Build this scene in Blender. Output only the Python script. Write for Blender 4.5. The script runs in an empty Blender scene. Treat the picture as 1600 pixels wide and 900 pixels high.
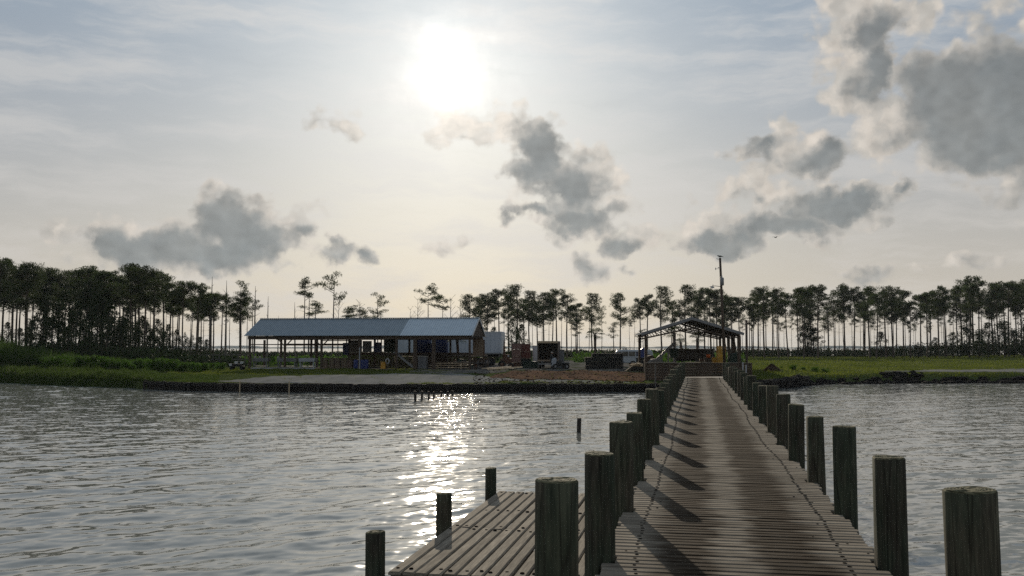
import bpy, bmesh, math, random
import numpy as np
from mathutils import Vector, Matrix, Euler

random.seed(11)
rng = np.random.default_rng(11)
SC = bpy.context.scene
COL = SC.collection
R = math.radians

# ------------------------------------------------------------------ camera numbers (metres, water level z = 0)
F = 1500.0                      # focal length in pixels of a 1600 px wide frame
CAMZ = 3.0
TH = math.atan(93 / F)          # pitch upwards
CT, ST = math.cos(TH), math.sin(TH)


def ray(px, py):
    s, t = (px - 800) / F, (450 - py) / F
    return Vector((s, CT - t * ST, ST + t * CT)).normalized()


def zat(py, Y):
    t = (450 - py) / F
    return CAMZ + Y * (t * CT + ST) / (CT - t * ST)


def xat(px, Y, z=1.0):
    return (px - 800) / F * (CT * Y + ST * (z - CAMZ))


def smooth(a, b, x):
    t = np.clip((x - a) / (b - a), 0, 1)
    return t * t * (3 - 2 * t)


# ------------------------------------------------------------------ object helpers
def tag(o, label=None, cat=None, group=None, kind=None):
    if label: o['label'] = label
    if cat: o['category'] = cat
    if group: o['group'] = group
    if kind: o['kind'] = kind
    return o


def thing(name, label, cat, loc=(0, 0, 0), rz=0.0, group=None):
    o = bpy.data.objects.new(name, None)
    o.empty_display_size = 0.2
    COL.objects.link(o)
    o.location = loc
    o.rotation_euler = (0, 0, rz)
    return tag(o, label, cat, group)


def copy_tree(o, parent=None):
    c = o.copy()
    COL.objects.link(c)
    c.parent = parent
    for ch in list(o.children):
        copy_tree(ch, c)
    return c


def link_mesh(name, me, parent=None):
    o = bpy.data.objects.new(name, me)
    COL.objects.link(o)
    o.parent = parent
    return o


class MB:
    def __init__(self):
        self.v, self.f, self.m = [], [], []

    def add(self, vs, fs, mi=0):
        b = len(self.v)
        self.v += [tuple(p) for p in vs]
        self.f += [tuple(i + b for i in q) for q in fs]
        self.m += [mi] * len(fs)
        return self

    def box(self, c, s, rot=(0, 0, 0), mi=0, taper=1.0):
        M = Euler(rot).to_matrix()
        c = Vector(c)
        vs = []
        for z in (-.5, .5):
            k = taper if z > 0 else 1.0
            for x, y in ((-.5, -.5), (.5, -.5), (.5, .5), (-.5, .5)):
                vs.append(c + M @ Vector((x * s[0] * k, y * s[1] * k, z * s[2])))
        return self.add(vs, [(3, 2, 1, 0), (4, 5, 6, 7), (0, 1, 5, 4), (1, 2, 6, 5), (2, 3, 7, 6), (3, 0, 4, 7)], mi)

    def beam(self, p, q, w, h, mi=0):
        p, q = Vector(p), Vector(q)
        d = (q - p)
        L = d.length
        d.normalize()
        up = Vector((0, 0, 1)) if abs(d.z) < .95 else Vector((0, 1, 0))
        s = d.cross(up).normalized()
        u = s.cross(d)
        vs = []
        for e in (p, q):
            for a, b in ((-1, -1), (1, -1), (1, 1), (-1, 1)):
                vs.append(e + s * a * w / 2 + u * b * h / 2)
        return self.add(vs, [(0, 1, 2, 3), (7, 6, 5, 4), (4, 5, 1, 0), (5, 6, 2, 1), (6, 7, 3, 2), (7, 4, 0, 3)], mi)

    def tube(self, pts, rad, n=8, cap=True, mi=0, cap_mi=None):
        pts = [Vector(p) for p in pts]
        if not hasattr(rad, '__len__'): rad = [rad] * len(pts)
        vs, fs = [], []
        for i, p in enumerate(pts):
            d = (pts[min(i + 1, len(pts) - 1)] - pts[max(i - 1, 0)]).normalized()
            ref = Vector((1, 0, 0)) if abs(d.x) < .9 else Vector((0, 1, 0))
            s = d.cross(ref).normalized()
            u = d.cross(s)
            for k in range(n):
                a = 2 * math.pi * k / n
                vs.append(p + (s * math.cos(a) + u * math.sin(a)) * rad[i])
        for i in range(len(pts) - 1):
            for k in range(n):
                a, b = i * n + k, i * n + (k + 1) % n
                fs.append((a, b, b + n, a + n))
        self.add(vs, fs, mi)
        if cap:
            b0 = len(self.v) - len(vs)
            self.f.append(tuple(b0 + k for k in range(n))[::-1]); self.m.append(mi)
            self.f.append(tuple(b0 + (len(pts) - 1) * n + k for k in range(n))); self.m.append(mi if cap_mi is None else cap_mi)
        return self

    def prism(self, prof, x0, x1, axis='x', mi=0):
        """extrude a (a, b) outline along an axis"""
        n = len(prof)
        vs = []
        for x in (x0, x1):
            for a, b in prof:
                vs.append((x, a, b) if axis == 'x' else (a, x, b))
        fs = [tuple(range(n))[::-1], tuple(range(n, 2 * n))]
        for k in range(n):
            fs.append((k, (k + 1) % n, n + (k + 1) % n, n + k))
        return self.add(vs, fs, mi)

    def ball(self, c, r, n=10, m=6, mi=0):
        if not hasattr(r, '__len__'): r = (r, r, r)
        vs, fs = [(c[0], c[1], c[2] - r[2])], []
        for i in range(1, m):
            ph = -math.pi / 2 + math.pi * i / m
            for k in range(n):
                a = 2 * math.pi * k / n
                vs.append((c[0] + r[0] * math.cos(ph) * math.cos(a), c[1] + r[1] * math.cos(ph) * math.sin(a), c[2] + r[2] * math.sin(ph)))
        vs.append((c[0], c[1], c[2] + r[2]))
        for k in range(n):
            fs.append((0, 1 + (k + 1) % n, 1 + k))
            for i in range(m - 2):
                a, b = 1 + i * n + k, 1 + i * n + (k + 1) % n
                fs.append((a, b, b + n, a + n))
            a = 1 + (m - 2) * n
            fs.append((a + k, a + (k + 1) % n, len(vs) - 1))
        return self.add(vs, fs, mi)

    def mesh(self, name, mats, smooth_=False):
        me = bpy.data.meshes.new(name)
        me.from_pydata(self.v, [], self.f)
        if not isinstance(mats, (list, tuple)): mats = [mats]
        for m in mats: me.materials.append(m)
        if len(mats) > 1: me.polygons.foreach_set('material_index', self.m)
        bm = bmesh.new(); bm.from_mesh(me)
        bmesh.ops.recalc_face_normals(bm, faces=bm.faces[:])
        bm.to_mesh(me); bm.free()
        if smooth_:
            me.polygons.foreach_set('use_smooth', [True] * len(me.polygons))
        me.update()
        return me

    def build(self, name, mats, parent=None, smooth_=False, bevel=0.0):
        o = link_mesh(name, self.mesh(name, mats, smooth_), parent)
        if bevel:
            b = o.modifiers.new('bevel', 'BEVEL'); b.width = bevel; b.segments = 2; b.limit_method = 'ANGLE'
        return o


def fast_mesh(name, verts, faces_n, mats, smooth_=False, loop_idx=None):
    """numpy mesh: verts (N,3); faces are consecutive groups of faces_n vertices unless loop_idx (M,faces_n) is given"""
    me = bpy.data.meshes.new(name)
    verts = np.ascontiguousarray(verts, dtype=np.float32)
    idx = np.arange(len(verts), dtype=np.int32).reshape(-1, faces_n) if loop_idx is None else np.ascontiguousarray(loop_idx, dtype=np.int32)
    nf = len(idx)
    me.vertices.add(len(verts)); me.vertices.foreach_set('co', verts.ravel())
    me.loops.add(nf * faces_n); me.loops.foreach_set('vertex_index', idx.ravel())
    me.polygons.add(nf)
    me.polygons.foreach_set('loop_start', np.arange(0, nf * faces_n, faces_n, dtype=np.int32))
    me.polygons.foreach_set('loop_total', np.full(nf, faces_n, dtype=np.int32))
    if not isinstance(mats, (list, tuple)): mats = [mats]
    for m in mats: me.materials.append(m)
    if smooth_: me.polygons.foreach_set('use_smooth', np.ones(nf, dtype=bool))
    me.update(calc_edges=True)
    return me


# ------------------------------------------------------------------ materials
def nodes_of(name):
    m = bpy.data.materials.new(name)
    m.use_nodes = True
    nt = m.node_tree
    return m, nt, nt.nodes['Principled BSDF'], nt.nodes['Material Output']


def N(nt, typ, **kw):
    n = nt.nodes.new(typ)
    for k, v in kw.items():
        if k.startswith('in_'):
            key = k[3:]
            n.inputs[int(key) if key.isdigit() else key].default_value = v
        else:
            setattr(n, k, v)
    return n


def ramp(nt, fac, stops, interp='LINEAR'):
    r = nt.nodes.new('ShaderNodeValToRGB')
    r.color_ramp.interpolation = interp
    e = r.color_ramp.elements
    while len(e) < len(stops): e.new(0.5)
    for el, (p, c) in zip(e, stops):
        el.position = p
        el.color = (*c, 1) if len(c) == 3 else c
    nt.links.new(fac, r.inputs[0])
    return r.outputs[0]


def mathn(nt, op, a, b=None, c=None, clamp=False):
    n = nt.nodes.new('ShaderNodeMath'); n.operation = op; n.use_clamp = clamp
    for i, x in enumerate((a, b, c)):
        if x is None: continue
        if isinstance(x, (int, float)): n.inputs[i].default_value = x
        else: nt.links.new(x, n.inputs[i])
    return n.outputs[0]


def mixc(nt, fac, a, b, blend='MIX'):
    n = nt.nodes.new('ShaderNodeMix'); n.data_type = 'RGBA'; n.blend_type = blend
    for i, x in ((0, fac), (6, a), (7, b)):
        if isinstance(x, (int, float)): n.inputs[i].default_value = x
        elif isinstance(x, tuple): n.inputs[i].default_value = (*x, 1)
        else: nt.links.new(x, n.inputs[i])
    return n.outputs[2]


def mat(name, c1, c2=None, scale=4.0, rough=0.8, stretch=(1, 1, 1), bump=0.15, metallic=0.0, detail=6, per_object=0.0, trans=0.0, spec=0.3, bdist=0.03):
    """two-tone noise material in object coordinates, a second finer octave of dirt, bump; optional per-object tint and translucency"""
    m, nt, bsdf, out = nodes_of(name)
    L = nt.links.new
    c2 = c2 or tuple(x * 0.65 for x in c1)
    tc = N(nt, 'ShaderNodeTexCoord')
    mp = N(nt, 'ShaderNodeMapping'); mp.inputs['Scale'].default_value = stretch
    L(tc.outputs['Object'], mp.inputs[0])
    nz = N(nt, 'ShaderNodeTexNoise'); nz.inputs['Scale'].default_value = scale; nz.inputs['Detail'].default_value = detail; nz.inputs['Roughness'].default_value = .65
    L(mp.outputs[0], nz.inputs['Vector'])
    col = ramp(nt, nz.outputs[0], [(0.3, c2), (0.7, c1)])
    if per_object:
        oi = N(nt, 'ShaderNodeObjectInfo')
        k = mathn(nt, 'MULTIPLY_ADD', oi.outputs['Random'], 2 * per_object, 1 - per_object)
        hs = N(nt, 'ShaderNodeHueSaturation'); L(k, hs.inputs['Value']); L(col, hs.inputs['Color']); col = hs.outputs[0]
    L(col, bsdf.inputs['Base Color'])
    bsdf.inputs['Roughness'].default_value = rough
    bsdf.inputs['Metallic'].default_value = metallic
    bsdf.inputs['Specular IOR Level'].default_value = spec
    if bump:
        b = N(nt, 'ShaderNodeBump'); b.inputs['Strength'].default_value = bump; b.inputs['Distance'].default_value = bdist
        L(nz.outputs[0], b.inputs['Height']); L(b.outputs[0], bsdf.inputs['Normal'])
    if trans:
        tb = N(nt, 'ShaderNodeBsdfTranslucent')
        hs = N(nt, 'ShaderNodeHueSaturation'); hs.inputs['Saturation'].default_value = 1.1; hs.inputs['Value'].default_value = 1.5
        L(col, hs.inputs['Color']); L(hs.outputs[0], tb.inputs[0])
        mx = N(nt, 'ShaderNodeMixShader'); mx.inputs[0].default_value = trans
        L(bsdf.outputs[0], mx.inputs[1]); L(tb.outputs[0], mx.inputs[2]); L(mx.outputs[0], out.inputs[0])
    return m


M = {}
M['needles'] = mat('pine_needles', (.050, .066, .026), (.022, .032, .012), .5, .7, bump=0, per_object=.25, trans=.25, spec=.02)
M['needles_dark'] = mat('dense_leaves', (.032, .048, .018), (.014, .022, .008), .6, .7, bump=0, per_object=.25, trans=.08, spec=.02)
M['bark'] = mat('pine_bark', (.10, .075, .058), (.05, .036, .028), 3, .95, (1, 1, .25), .3)
M['snag'] = mat('dead_wood', (.17, .15, .13), (.08, .07, .06), 3, .95, (1, 1, .25), .3)
M['shrub'] = mat('shrub_leaves', (.060, .110, .022), (.030, .060, .012), .9, .6, bump=0, per_object=.2, trans=.35, spec=.02)
M['reed'] = mat('reed_blades', (.050, .080, .022), (.018, .032, .010), .6, .6, bump=0, trans=.35, spec=.02)
M['marsh'] = mat('marsh_grass_blades', (.058, .084, .024), (.018, .030, .009), .7, .6, bump=0, trans=.35, spec=.02)
M['lawn'] = mat('lawn_blades', (.112, .130, .026), (.045, .062, .015), .22, .6, bump=0, trans=.4, spec=.02)
M['palm'] = mat('palm_fronds', (.040, .060, .020), (.022, .034, .012), .8, .6, bump=0, trans=.25, spec=.02)
M['soil'] = mat('grassy_soil', (.062, .078, .026), (.036, .046, .018), .5, .95, bump=.4, spec=0)
M['sand'] = mat('pale_sand', (.21, .205, .19), (.125, .126, .122), .8, .95, (1, .16, 1), bump=.5, detail=10, spec=0)
M['mulch'] = mat('red_brown_mulch', (.15, .092, .060), (.058, .042, .032), .75, .95, (1, .14, 1), bump=.6, detail=10, spec=0)
M['gravel'] = mat('grey_gravel', (.15, .14, .125), (.055, .053, .048), .7, .95, (1, .14, 1), bump=.5, detail=10, spec=0)
M['tar'] = mat('dark_wall_timber', (.026, .022, .018), (.010, .009, .008), 2.5, .85, (1, 1, .3), .4)
M['rock'] = mat('dark_rubble', (.022, .020, .018), (.009, .008, .008), 2.0, .9, bump=.6, spec=.02)
M['dirt'] = mat('brown_dirt', (.060, .040, .028), (.03, .02, .015), 2.0, .95, bump=.6, spec=0)
M['old_pile'] = mat('wet_old_pile', (.045, .036, .028), (.016, .013, .011), 5, .7, (1, 1, .3), .4)
M['metal_dark'] = mat('roof_metal_dark', (.225, .272, .305), (.165, .205, .235), 1.5, .45, bump=.05, metallic=.3, spec=.5)
M['metal_light'] = mat('roof_metal_light', (.45, .52, .57), (.37, .435, .485), 1.5, .42, bump=.05, metallic=.3, spec=.5)
M['timber'] = mat('brown_timber', (.085, .060, .042), (.045, .032, .023), 3, .9, (1, 1, .25), .25)
M['timber_grey'] = mat('grey_timber', (.13, .118, .105), (.06, .055, .05), 2.5, .9, (.4, .4, 2), .3)
M['plywood'] = mat('tan_plywood', (.26, .195, .135), (.17, .125, .085), 1.2, .85, bump=.1)
M['lumber'] = mat('fresh_lumber', (.46, .37, .25), (.32, .24, .15), 2.5, .85, bump=.15)
M['white'] = mat('dull_white_paint', (.55, .57, .58), (.42, .44, .45), 1.2, .5, bump=.05)
M['trailer'] = mat('trailer_panel', (.42, .46, .50), (.34, .375, .41), .8, .45, bump=.04)
M['plastic_grey'] = mat('grey_plastic', (.17, .175, .18), (.10, .105, .11), 2, .6, bump=.08)
M['plastic_pale'] = mat('pale_plastic', (.34, .36, .38), (.24, .25, .27), 2, .55, bump=.08)
M['blue'] = mat('blue_plastic', (.035, .055, .20), (.022, .034, .12), 2, .5, bump=.05)
M['blue_dark'] = mat('dark_blue_tarp', (.022, .036, .115), (.014, .022, .07), 2, .6, bump=.1)
M['yellow'] = mat('yellow_plastic', (.50, .27, .025), (.33, .16, .02), 2, .55, bump=.05, per_object=.15)
M['orange'] = mat('orange_plastic', (.55, .12, .02), (.40, .08, .015), 2, .5, bump=.05)
M['red'] = mat('faded_red_paint', (.14, .042, .030), (.085, .028, .022), 1.5, .65, bump=.1)
M['pink'] = mat('faded_pink_paint', (.22, .13, .105), (.15, .085, .07), 1.5, .7, bump=.1)
M['rust'] = mat('rusty_steel', (.15, .075, .045), (.07, .036, .025), 3, .8, bump=.3, metallic=.2)
M['black'] = mat('black_rubber', (.018, .018, .018), (.010, .010, .010), 3, .75, bump=.1)
M['cage'] = mat('dark_coated_wire', (.030, .031, .028), (.014, .014, .013), 3, .7, bump=.2, per_object=.3)
M['steel'] = mat('grey_steel', (.22, .225, .23), (.14, .145, .15), 2, .5, bump=.08, metallic=.4)
M['green_dark'] = mat('dark_green_tarp', (.030, .050, .036), (.018, .030, .022), 2, .7, bump=.1)
M['brick_brown'] = mat('brown_crate_board', (.15, .105, .08), (.085, .06, .046), 3, .9, bump=.2)
M['glass'] = mat('vehicle_glass', (.03, .04, .04), (.025, .033, .033), 1, .08, bump=0, spec=.7)
M['van'] = mat('van_paint', (.45, .47, .48), (.36, .38, .39), 1, .4, bump=.03)
M['skin'] = mat('skin_tone', (.36, .22, .15), (.30, .17, .12), 6, .6, bump=0)
M['shirt'] = mat('dark_shirt', (.040, .042, .045), (.025, .026, .028), 6, .9, bump=.1)
M['hat'] = mat('pale_cap', (.42, .40, .36), (.32, .30, .27), 6, .9, bump=.1)
M['feather'] = mat('dark_feathers', (.05, .05, .05), (.03, .03, .03), 6, .8, bump=0)

def piling_material():
    m, nt, bsdf, out = nodes_of('green_treated_piling')
    L = nt.links.new
    tc = N(nt, 'ShaderNodeTexCoord')
    oi = N(nt, 'ShaderNodeObjectInfo')
    off = N(nt, 'ShaderNodeVectorMath', operation='MULTIPLY_ADD')
    cb = N(nt, 'ShaderNodeCombineXYZ'); L(oi.outputs['Random'], cb.inputs[0]); L(oi.outputs['Random'], cb.inputs[2])
    L(cb.outputs[0], off.inputs[0]); off.inputs[1].default_value = (37, 0, 53); L(tc.outputs['Object'], off.inputs[2])
    mp = N(nt, 'ShaderNodeMapping'); mp.inputs['Scale'].default_value = (1, 1, .08); L(off.outputs[0], mp.inputs[0])
    grain = N(nt, 'ShaderNodeTexNoise', in_Scale=34.0, in_Detail=6.0, in_Roughness=.7); L(mp.outputs[0], grain.inputs['Vector'])
    mp2 = N(nt, 'ShaderNodeMapping'); mp2.inputs['Scale'].default_value = (1, 1, .35); L(off.outputs[0], mp2.inputs[0])
    blot = N(nt, 'ShaderNodeTexNoise', in_Scale=5.0, in_Detail=5.0, in_Roughness=.6); L(mp2.outputs[0], blot.inputs['Vector'])
    green = ramp(nt, grain.outputs[0], [(.30, (.021, .029, .020)), (.5, (.050, .063, .043)), (.72, (.092, .104, .070))])
    brown = ramp(nt, grain.outputs[0], [(.30, (.024, .022, .017)), (.5, (.060, .054, .040)), (.72, (.120, .108, .082))])
    f = ramp(nt, blot.outputs[0], [(.40, (0, 0, 0)), (.62, (1, 1, 1))])
    col = mixc(nt, f, green, brown)
    # a few drying cracks running down the pole
    mp3 = N(nt, 'ShaderNodeMapping'); mp3.inputs['Scale'].default_value = (1, 1, .05); L(off.outputs[0], mp3.inputs[0])
    ck = N(nt, 'ShaderNodeTexVoronoi', feature='DISTANCE_TO_EDGE', in_Scale=9.0); L(mp3.outputs[0], ck.inputs['Vector'])
    ckf = ramp(nt, ck.outputs[0], [(.0, (0, 0, 0)), (.035, (1, 1, 1))])
    col = mixc(nt, mathn(nt, 'MULTIPLY_ADD', ckf, .7, .3), (.012, .012, .010), col)
    # wet, weedy foot
    sp = N(nt, 'ShaderNodeSeparateXYZ'); g = N(nt, 'ShaderNodeNewGeometry'); L(g.outputs['Position'], sp.inputs[0])
    wet = mathn(nt, 'MULTIPLY_ADD', blot.outputs[0], .5, sp.outputs[2])
    wf = ramp(nt, wet, [(.45, (1, 1, 1)), (.75, (0, 0, 0))])
    col = mixc(nt, wf, col, (.012, .013, .010))
    col = mixc(nt, mathn(nt, 'MULTIPLY', oi.outputs['Random'], .45), col, mixc(nt, 1.0, brown, (.9, .85, .75), 'MULTIPLY'))
    hs = N(nt, 'ShaderNodeHueSaturation'); L(mathn(nt, 'MULTIPLY_ADD', oi.outputs['Random'], .5, .70), hs.inputs['Value']); L(col, hs.inputs['Color'])
    L(hs.outputs[0], bsdf.inputs['Base Color'])
    bsdf.inputs['Roughness'].default_value = .88; bsdf.inputs['Specular IOR Level'].default_value = .12
    b = N(nt, 'ShaderNodeBump', in_Strength=.6, in_Distance=.012)
    L(mathn(nt, 'ADD', grain.outputs[0], ckf), b.inputs['Height']); L(b.outputs[0], bsdf.inputs['Normal'])
    return m

def endgrain_material():
    m, nt, bsdf, out = nodes_of('weathered_end_grain')
    L = nt.links.new
    tc = N(nt, 'ShaderNodeTexCoord')
    nz = N(nt, 'ShaderNodeTexNoise', in_Scale=22.0, in_Detail=6.0); L(tc.outputs['Object'], nz.inputs['Vector'])
    wv = N(nt, 'ShaderNodeTexWave', wave_type='RINGS', rings_direction='Z', in_Scale=16.0, in_Distortion=3.0, in_Detail=3.0); L(tc.outputs['Object'], wv.inputs['Vector'])
    f = mathn(nt, 'MULTIPLY_ADD', wv.outputs[1], .35, mathn(nt, 'MULTIPLY', nz.outputs[0], .65))
    L(ramp(nt, f, [(.25, (.03, .028, .017)), (.5, (.10, .094, .055)), (.75, (.165, .155, .10))]), bsdf.inputs['Base Color'])
    bsdf.inputs['Roughness'].default_value = .9; bsdf.inputs['Specular IOR Level'].default_value = .08
    b = N(nt, 'ShaderNodeBump', in_Strength=.6, in_Distance=.01); L(f, b.inputs['Height']); L(b.outputs[0], bsdf.inputs['Normal'])
    return m

def board_material(name, along, tracks):
    """weathered boards; ALONG 'x' or 'y' is the grain direction; every board is told apart by a face attribute; TRACKS: brown wheel tracks along y"""
    m, nt, bsdf, out = nodes_of(name)
    L = nt.links.new
    tc = N(nt, 'ShaderNodeTexCoord')
    at = N(nt, 'ShaderNodeAttribute', attribute_name='board')
    vm = N(nt, 'ShaderNodeVectorMath', operation='MULTIPLY_ADD')
    cb = N(nt, 'ShaderNodeCombineXYZ'); L(at.outputs['Fac'], cb.inputs[0]); L(at.outputs['Fac'], cb.inputs[1]); L(at.outputs['Fac'], cb.inputs[2])
    L(cb.outputs[0], vm.inputs[0]); vm.inputs[1].default_value = (17, 31, 57); L(tc.outputs['Object'], vm.inputs[2])
    mp = N(nt, 'ShaderNodeMapping'); mp.inputs['Scale'].default_value = (.06, 1, 1) if along == 'x' else (1, .06, 1)
    L(vm.outputs[0], mp.inputs[0])
    g = N(nt, 'ShaderNodeTexNoise', in_Scale=45.0, in_Detail=7.0, in_Roughness=.7); L(mp.outputs[0], g.inputs['Vector'])
    mp2 = N(nt, 'ShaderNodeMapping'); mp2.inputs['Scale'].default_value = (.25, 1, 1) if along == 'x' else (1, .25, 1)
    L(vm.outputs[0], mp2.inputs[0])
    bl = N(nt, 'ShaderNodeTexNoise', in_Scale=9.0, in_Detail=5.0, in_Roughness=.65); L(mp2.outputs[0], bl.inputs['Vector'])
    pale = ramp(nt, g.outputs[0], [(.28, (.085, .074, .062)), (.48, (.175, .152, .120)), (.75, (.34, .295, .232))])
    col = mixc(nt, mathn(nt, 'MULTIPLY', ramp(nt, bl.outputs[0], [(.42, (0, 0, 0)), (.7, (1, 1, 1))]), .55), pale, (.12, .098, .078))
    if tracks:
        sp = N(nt, 'ShaderNodeSeparateXYZ'); L(tc.outputs['Object'], sp.inputs[0])
        wn = N(nt, 'ShaderNodeTexNoise', in_Scale=2.2, in_Detail=4.0)
        mpw = N(nt, 'ShaderNodeMapping'); mpw.inputs['Scale'].default_value = (.8, .35, 1); L(tc.outputs['Object'], mpw.inputs[0]); L(mpw.outputs[0], wn.inputs['Vector'])
        u = mathn(nt, 'ADD', sp.outputs[0], mathn(nt, 'MULTIPLY_ADD', wn.outputs[0], .30, -.15))
        u = mathn(nt, 'ADD', u, mathn(nt, 'MULTIPLY_ADD', at.outputs['Fac'], .16, -.08))
        fu = mathn(nt, 'MULTIPLY_ADD', u, .4, .5, clamp=True)
        tr = ramp(nt, fu, tracks, 'EASE')
        brown = ramp(nt, g.outputs[0], [(.30, (.014, .010, .007)), (.5, (.034, .025, .017)), (.75, (.095, .072, .050))])
        k = mathn(nt, 'MULTIPLY', tr, mathn(nt, 'MULTIPLY_ADD', bl.outputs[0], .8, .6), clamp=True)
        col = mixc(nt, k, col, brown)
    hs = N(nt, 'ShaderNodeHueSaturation'); L(mathn(nt, 'MULTIPLY_ADD', at.outputs['Fac'], .40, .85), hs.inputs['Value']); L(col, hs.inputs['Color'])
    L(hs.outputs[0], bsdf.inputs['Base Color'])
    bsdf.inputs['Roughness'].default_value = .88; bsdf.inputs['Specular IOR Level'].default_value = .02
    b = N(nt, 'ShaderNodeBump', in_Strength=.8, in_Distance=.006)
    L(mathn(nt, 'MULTIPLY_ADD', bl.outputs[0], .7, g.outputs[0]), b.inputs['Height']); L(b.outputs[0], bsdf.inputs['Normal'])
    return m

M['piling'] = piling_material()
M['endgrain'] = endgrain_material()
M['deck'] = board_material('weathered_deck_planks', 'x', [(.0, (0, 0, 0)), (.12, (.05, .05, .05)), (.24, (.9, .9, .9)), (.37, (1, 1, 1)), (.45, (.15, .15, .15)), (.52, (.10, .10, .10)), (.60, (.95, .95, .95)), (.74, (1, 1, 1)), (.84, (.15, .15, .15)), (1.0, (0, 0, 0))])
M['platform'] = board_material('pale_platform_planks', 'y', None)
M['nail'] = mat('rusty_nail_head', (.014, .010, .008), (.008, .006, .005), 8, .9, bump=0, spec=0)
# ------------------------------------------------------------------ camera
cam = bpy.data.cameras.new('camera')
cam.sensor_width = 36; cam.lens = 36 * F / 1600; cam.clip_start = .1; cam.clip_end = 30000
co = bpy.data.objects.new('camera', cam); COL.objects.link(co)
co.location = (0, 0, CAMZ); co.rotation_euler = (math.pi / 2 + TH, 0, 0)
SC.camera = co

# ------------------------------------------------------------------ sun
sd = ray(706, 112)
SUN_EL = math.asin(sd.z); SUN_AZ = math.atan2(sd.x, sd.y)
sl = bpy.data.lights.new('sun', 'SUN'); sl.energy = 4.4; sl.angle = R(.53); sl.color = (1, .87, .69)
so = bpy.data.objects.new('sun', sl); COL.objects.link(so)
so.rotation_euler = (-sd).to_track_quat('-Z', 'Y').to_euler()
so.location = (0, 0, 60)

# ------------------------------------------------------------------ sky
W = bpy.data.worlds.new('World'); SC.world = W; W.use_nodes = True
wt = W.node_tree; wl = wt.links.new
for n in list(wt.nodes): wt.nodes.remove(n)
wo = N(wt, 'ShaderNodeOutputWorld'); bg = N(wt, 'ShaderNodeBackground'); wl(bg.outputs[0], wo.inputs[0])
bg.inputs[1].default_value = .1
tc = N(wt, 'ShaderNodeTexCoord')
DIR = tc.outputs['Generated']
sky = N(wt, 'ShaderNodeTexSky', sky_type='NISHITA', sun_disc=False, sun_elevation=SUN_EL, sun_rotation=SUN_AZ, air_density=1.0, dust_density=2.0, ozone_density=1.5)
sep = N(wt, 'ShaderNodeSeparateXYZ'); wl(DIR, sep.inputs[0])
az = mathn(wt, 'ARCTAN2', sep.outputs[0], sep.outputs[1])
el = mathn(wt, 'ARCSINE', sep.outputs[2])
# angular sky map: degrees of azimuth and elevation
uv = N(wt, 'ShaderNodeCombineXYZ'); wl(mathn(wt, 'MULTIPLY', az, 57.2958), uv.inputs[0]); wl(mathn(wt, 'MULTIPLY', el, 57.2958), uv.inputs[1])
UV = uv.outputs[0]
n1 = N(wt, 'ShaderNodeTexNoise', noise_dimensions='2D', in_Scale=.30, in_Detail=3.0, in_Roughness=.5); wl(UV, n1.inputs['Vector'])
n2 = N(wt, 'ShaderNodeTexNoise', noise_dimensions='2D', in_Scale=1.1, in_Detail=5.0, in_Roughness=.6); wl(UV, n2.inputs['Vector'])
def vmath(op, a, b=None, c=None):
    n = wt.nodes.new('ShaderNodeVectorMath'); n.operation = op
    for i, x in enumerate((a, b, c)):
        if x is None: continue
        if isinstance(x, tuple): n.inputs[i].default_value = x
        else: wl(x, n.inputs[i])
    return n.outputs[0]
w1 = vmath('MULTIPLY', vmath('SUBTRACT', n1.outputs[1], (.5, .5, .5)), (4.2, 3.0, 0))
w2 = vmath('MULTIPLY', vmath('SUBTRACT', n2.outputs[1], (.5, .5, .5)), (1.3, 1.0, 0))
UVW = vmath('ADD', vmath('ADD', UV, w1), w2)
# where each cumulus stands: centre, half size and weight, in the angular measure of the photograph's view; thick grey bodies and thin bright fringes
GREY = [(1545, 165, 125, 90, 1.2), (1475, 150, 70, 60, 1), (1600, 205, 110, 68, 1.2), (1465, 218, 66, 36, .85), (1690, 180, 140, 110, 1.2), (1360, 62, 34, 48, .85), (1378, 105, 32, 40, .85), (1362, 128, 46, 22, .7),
        (838, 235, 52, 54, 1), (882, 300, 60, 62, 1), (905, 345, 74, 24, .95), (822, 333, 26, 20, .8), (978, 382, 32, 24, .8),
        (1180, 235, 48, 26, .8), (1282, 250, 56, 30, .85), (1186, 312, 26, 14, .65), (1135, 374, 78, 24, 1.05), (1222, 352, 88, 27, 1.1), (1308, 319, 68, 26, 1.05), (1396, 298, 28, 13, .6),
        (368, 362, 66, 54, 1.1), (305, 390, 105, 38, 1.1), (200, 394, 70, 36, 1), (410, 380, 60, 36, .9), (482, 364, 40, 22, .7), (540, 398, 44, 22, .75),
        (505, 185, 50, 24, .5), (920, 426, 42, 38, .62), (1000, 427, 24, 18, .55), (1352, 428, 62, 20, .55), (1518, 408, 56, 20, .42), (172, 322, 30, 22, .38), (735, 218, 40, 14, .4)]
CREAM = [(1345, 110, 66, 130, 1), (1330, 15, 52, 60, .9), (1420, 215, 84, 58, .9), (1412, 40, 50, 60, .7), (1222, 232, 74, 42, .8), (1195, 290, 84, 40, .75), (1105, 355, 84, 40, .85), (935, 275, 56, 50, .8), (800, 200, 48, 44, .8), (990, 362, 60, 48, .7),
         (250, 372, 170, 46, .75), (430, 345, 95, 40, .7), (1600, 22, 90, 42, .6), (700, 385, 56, 26, .5), (715, 190, 74, 40, .8), (540, 190, 46, 34, .5), (920, 420, 50, 40, .5), (1270, 380, 40, 22, .4), (1440, 420, 130, 26, .4), (180, 345, 36, 30, .4)]
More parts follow.
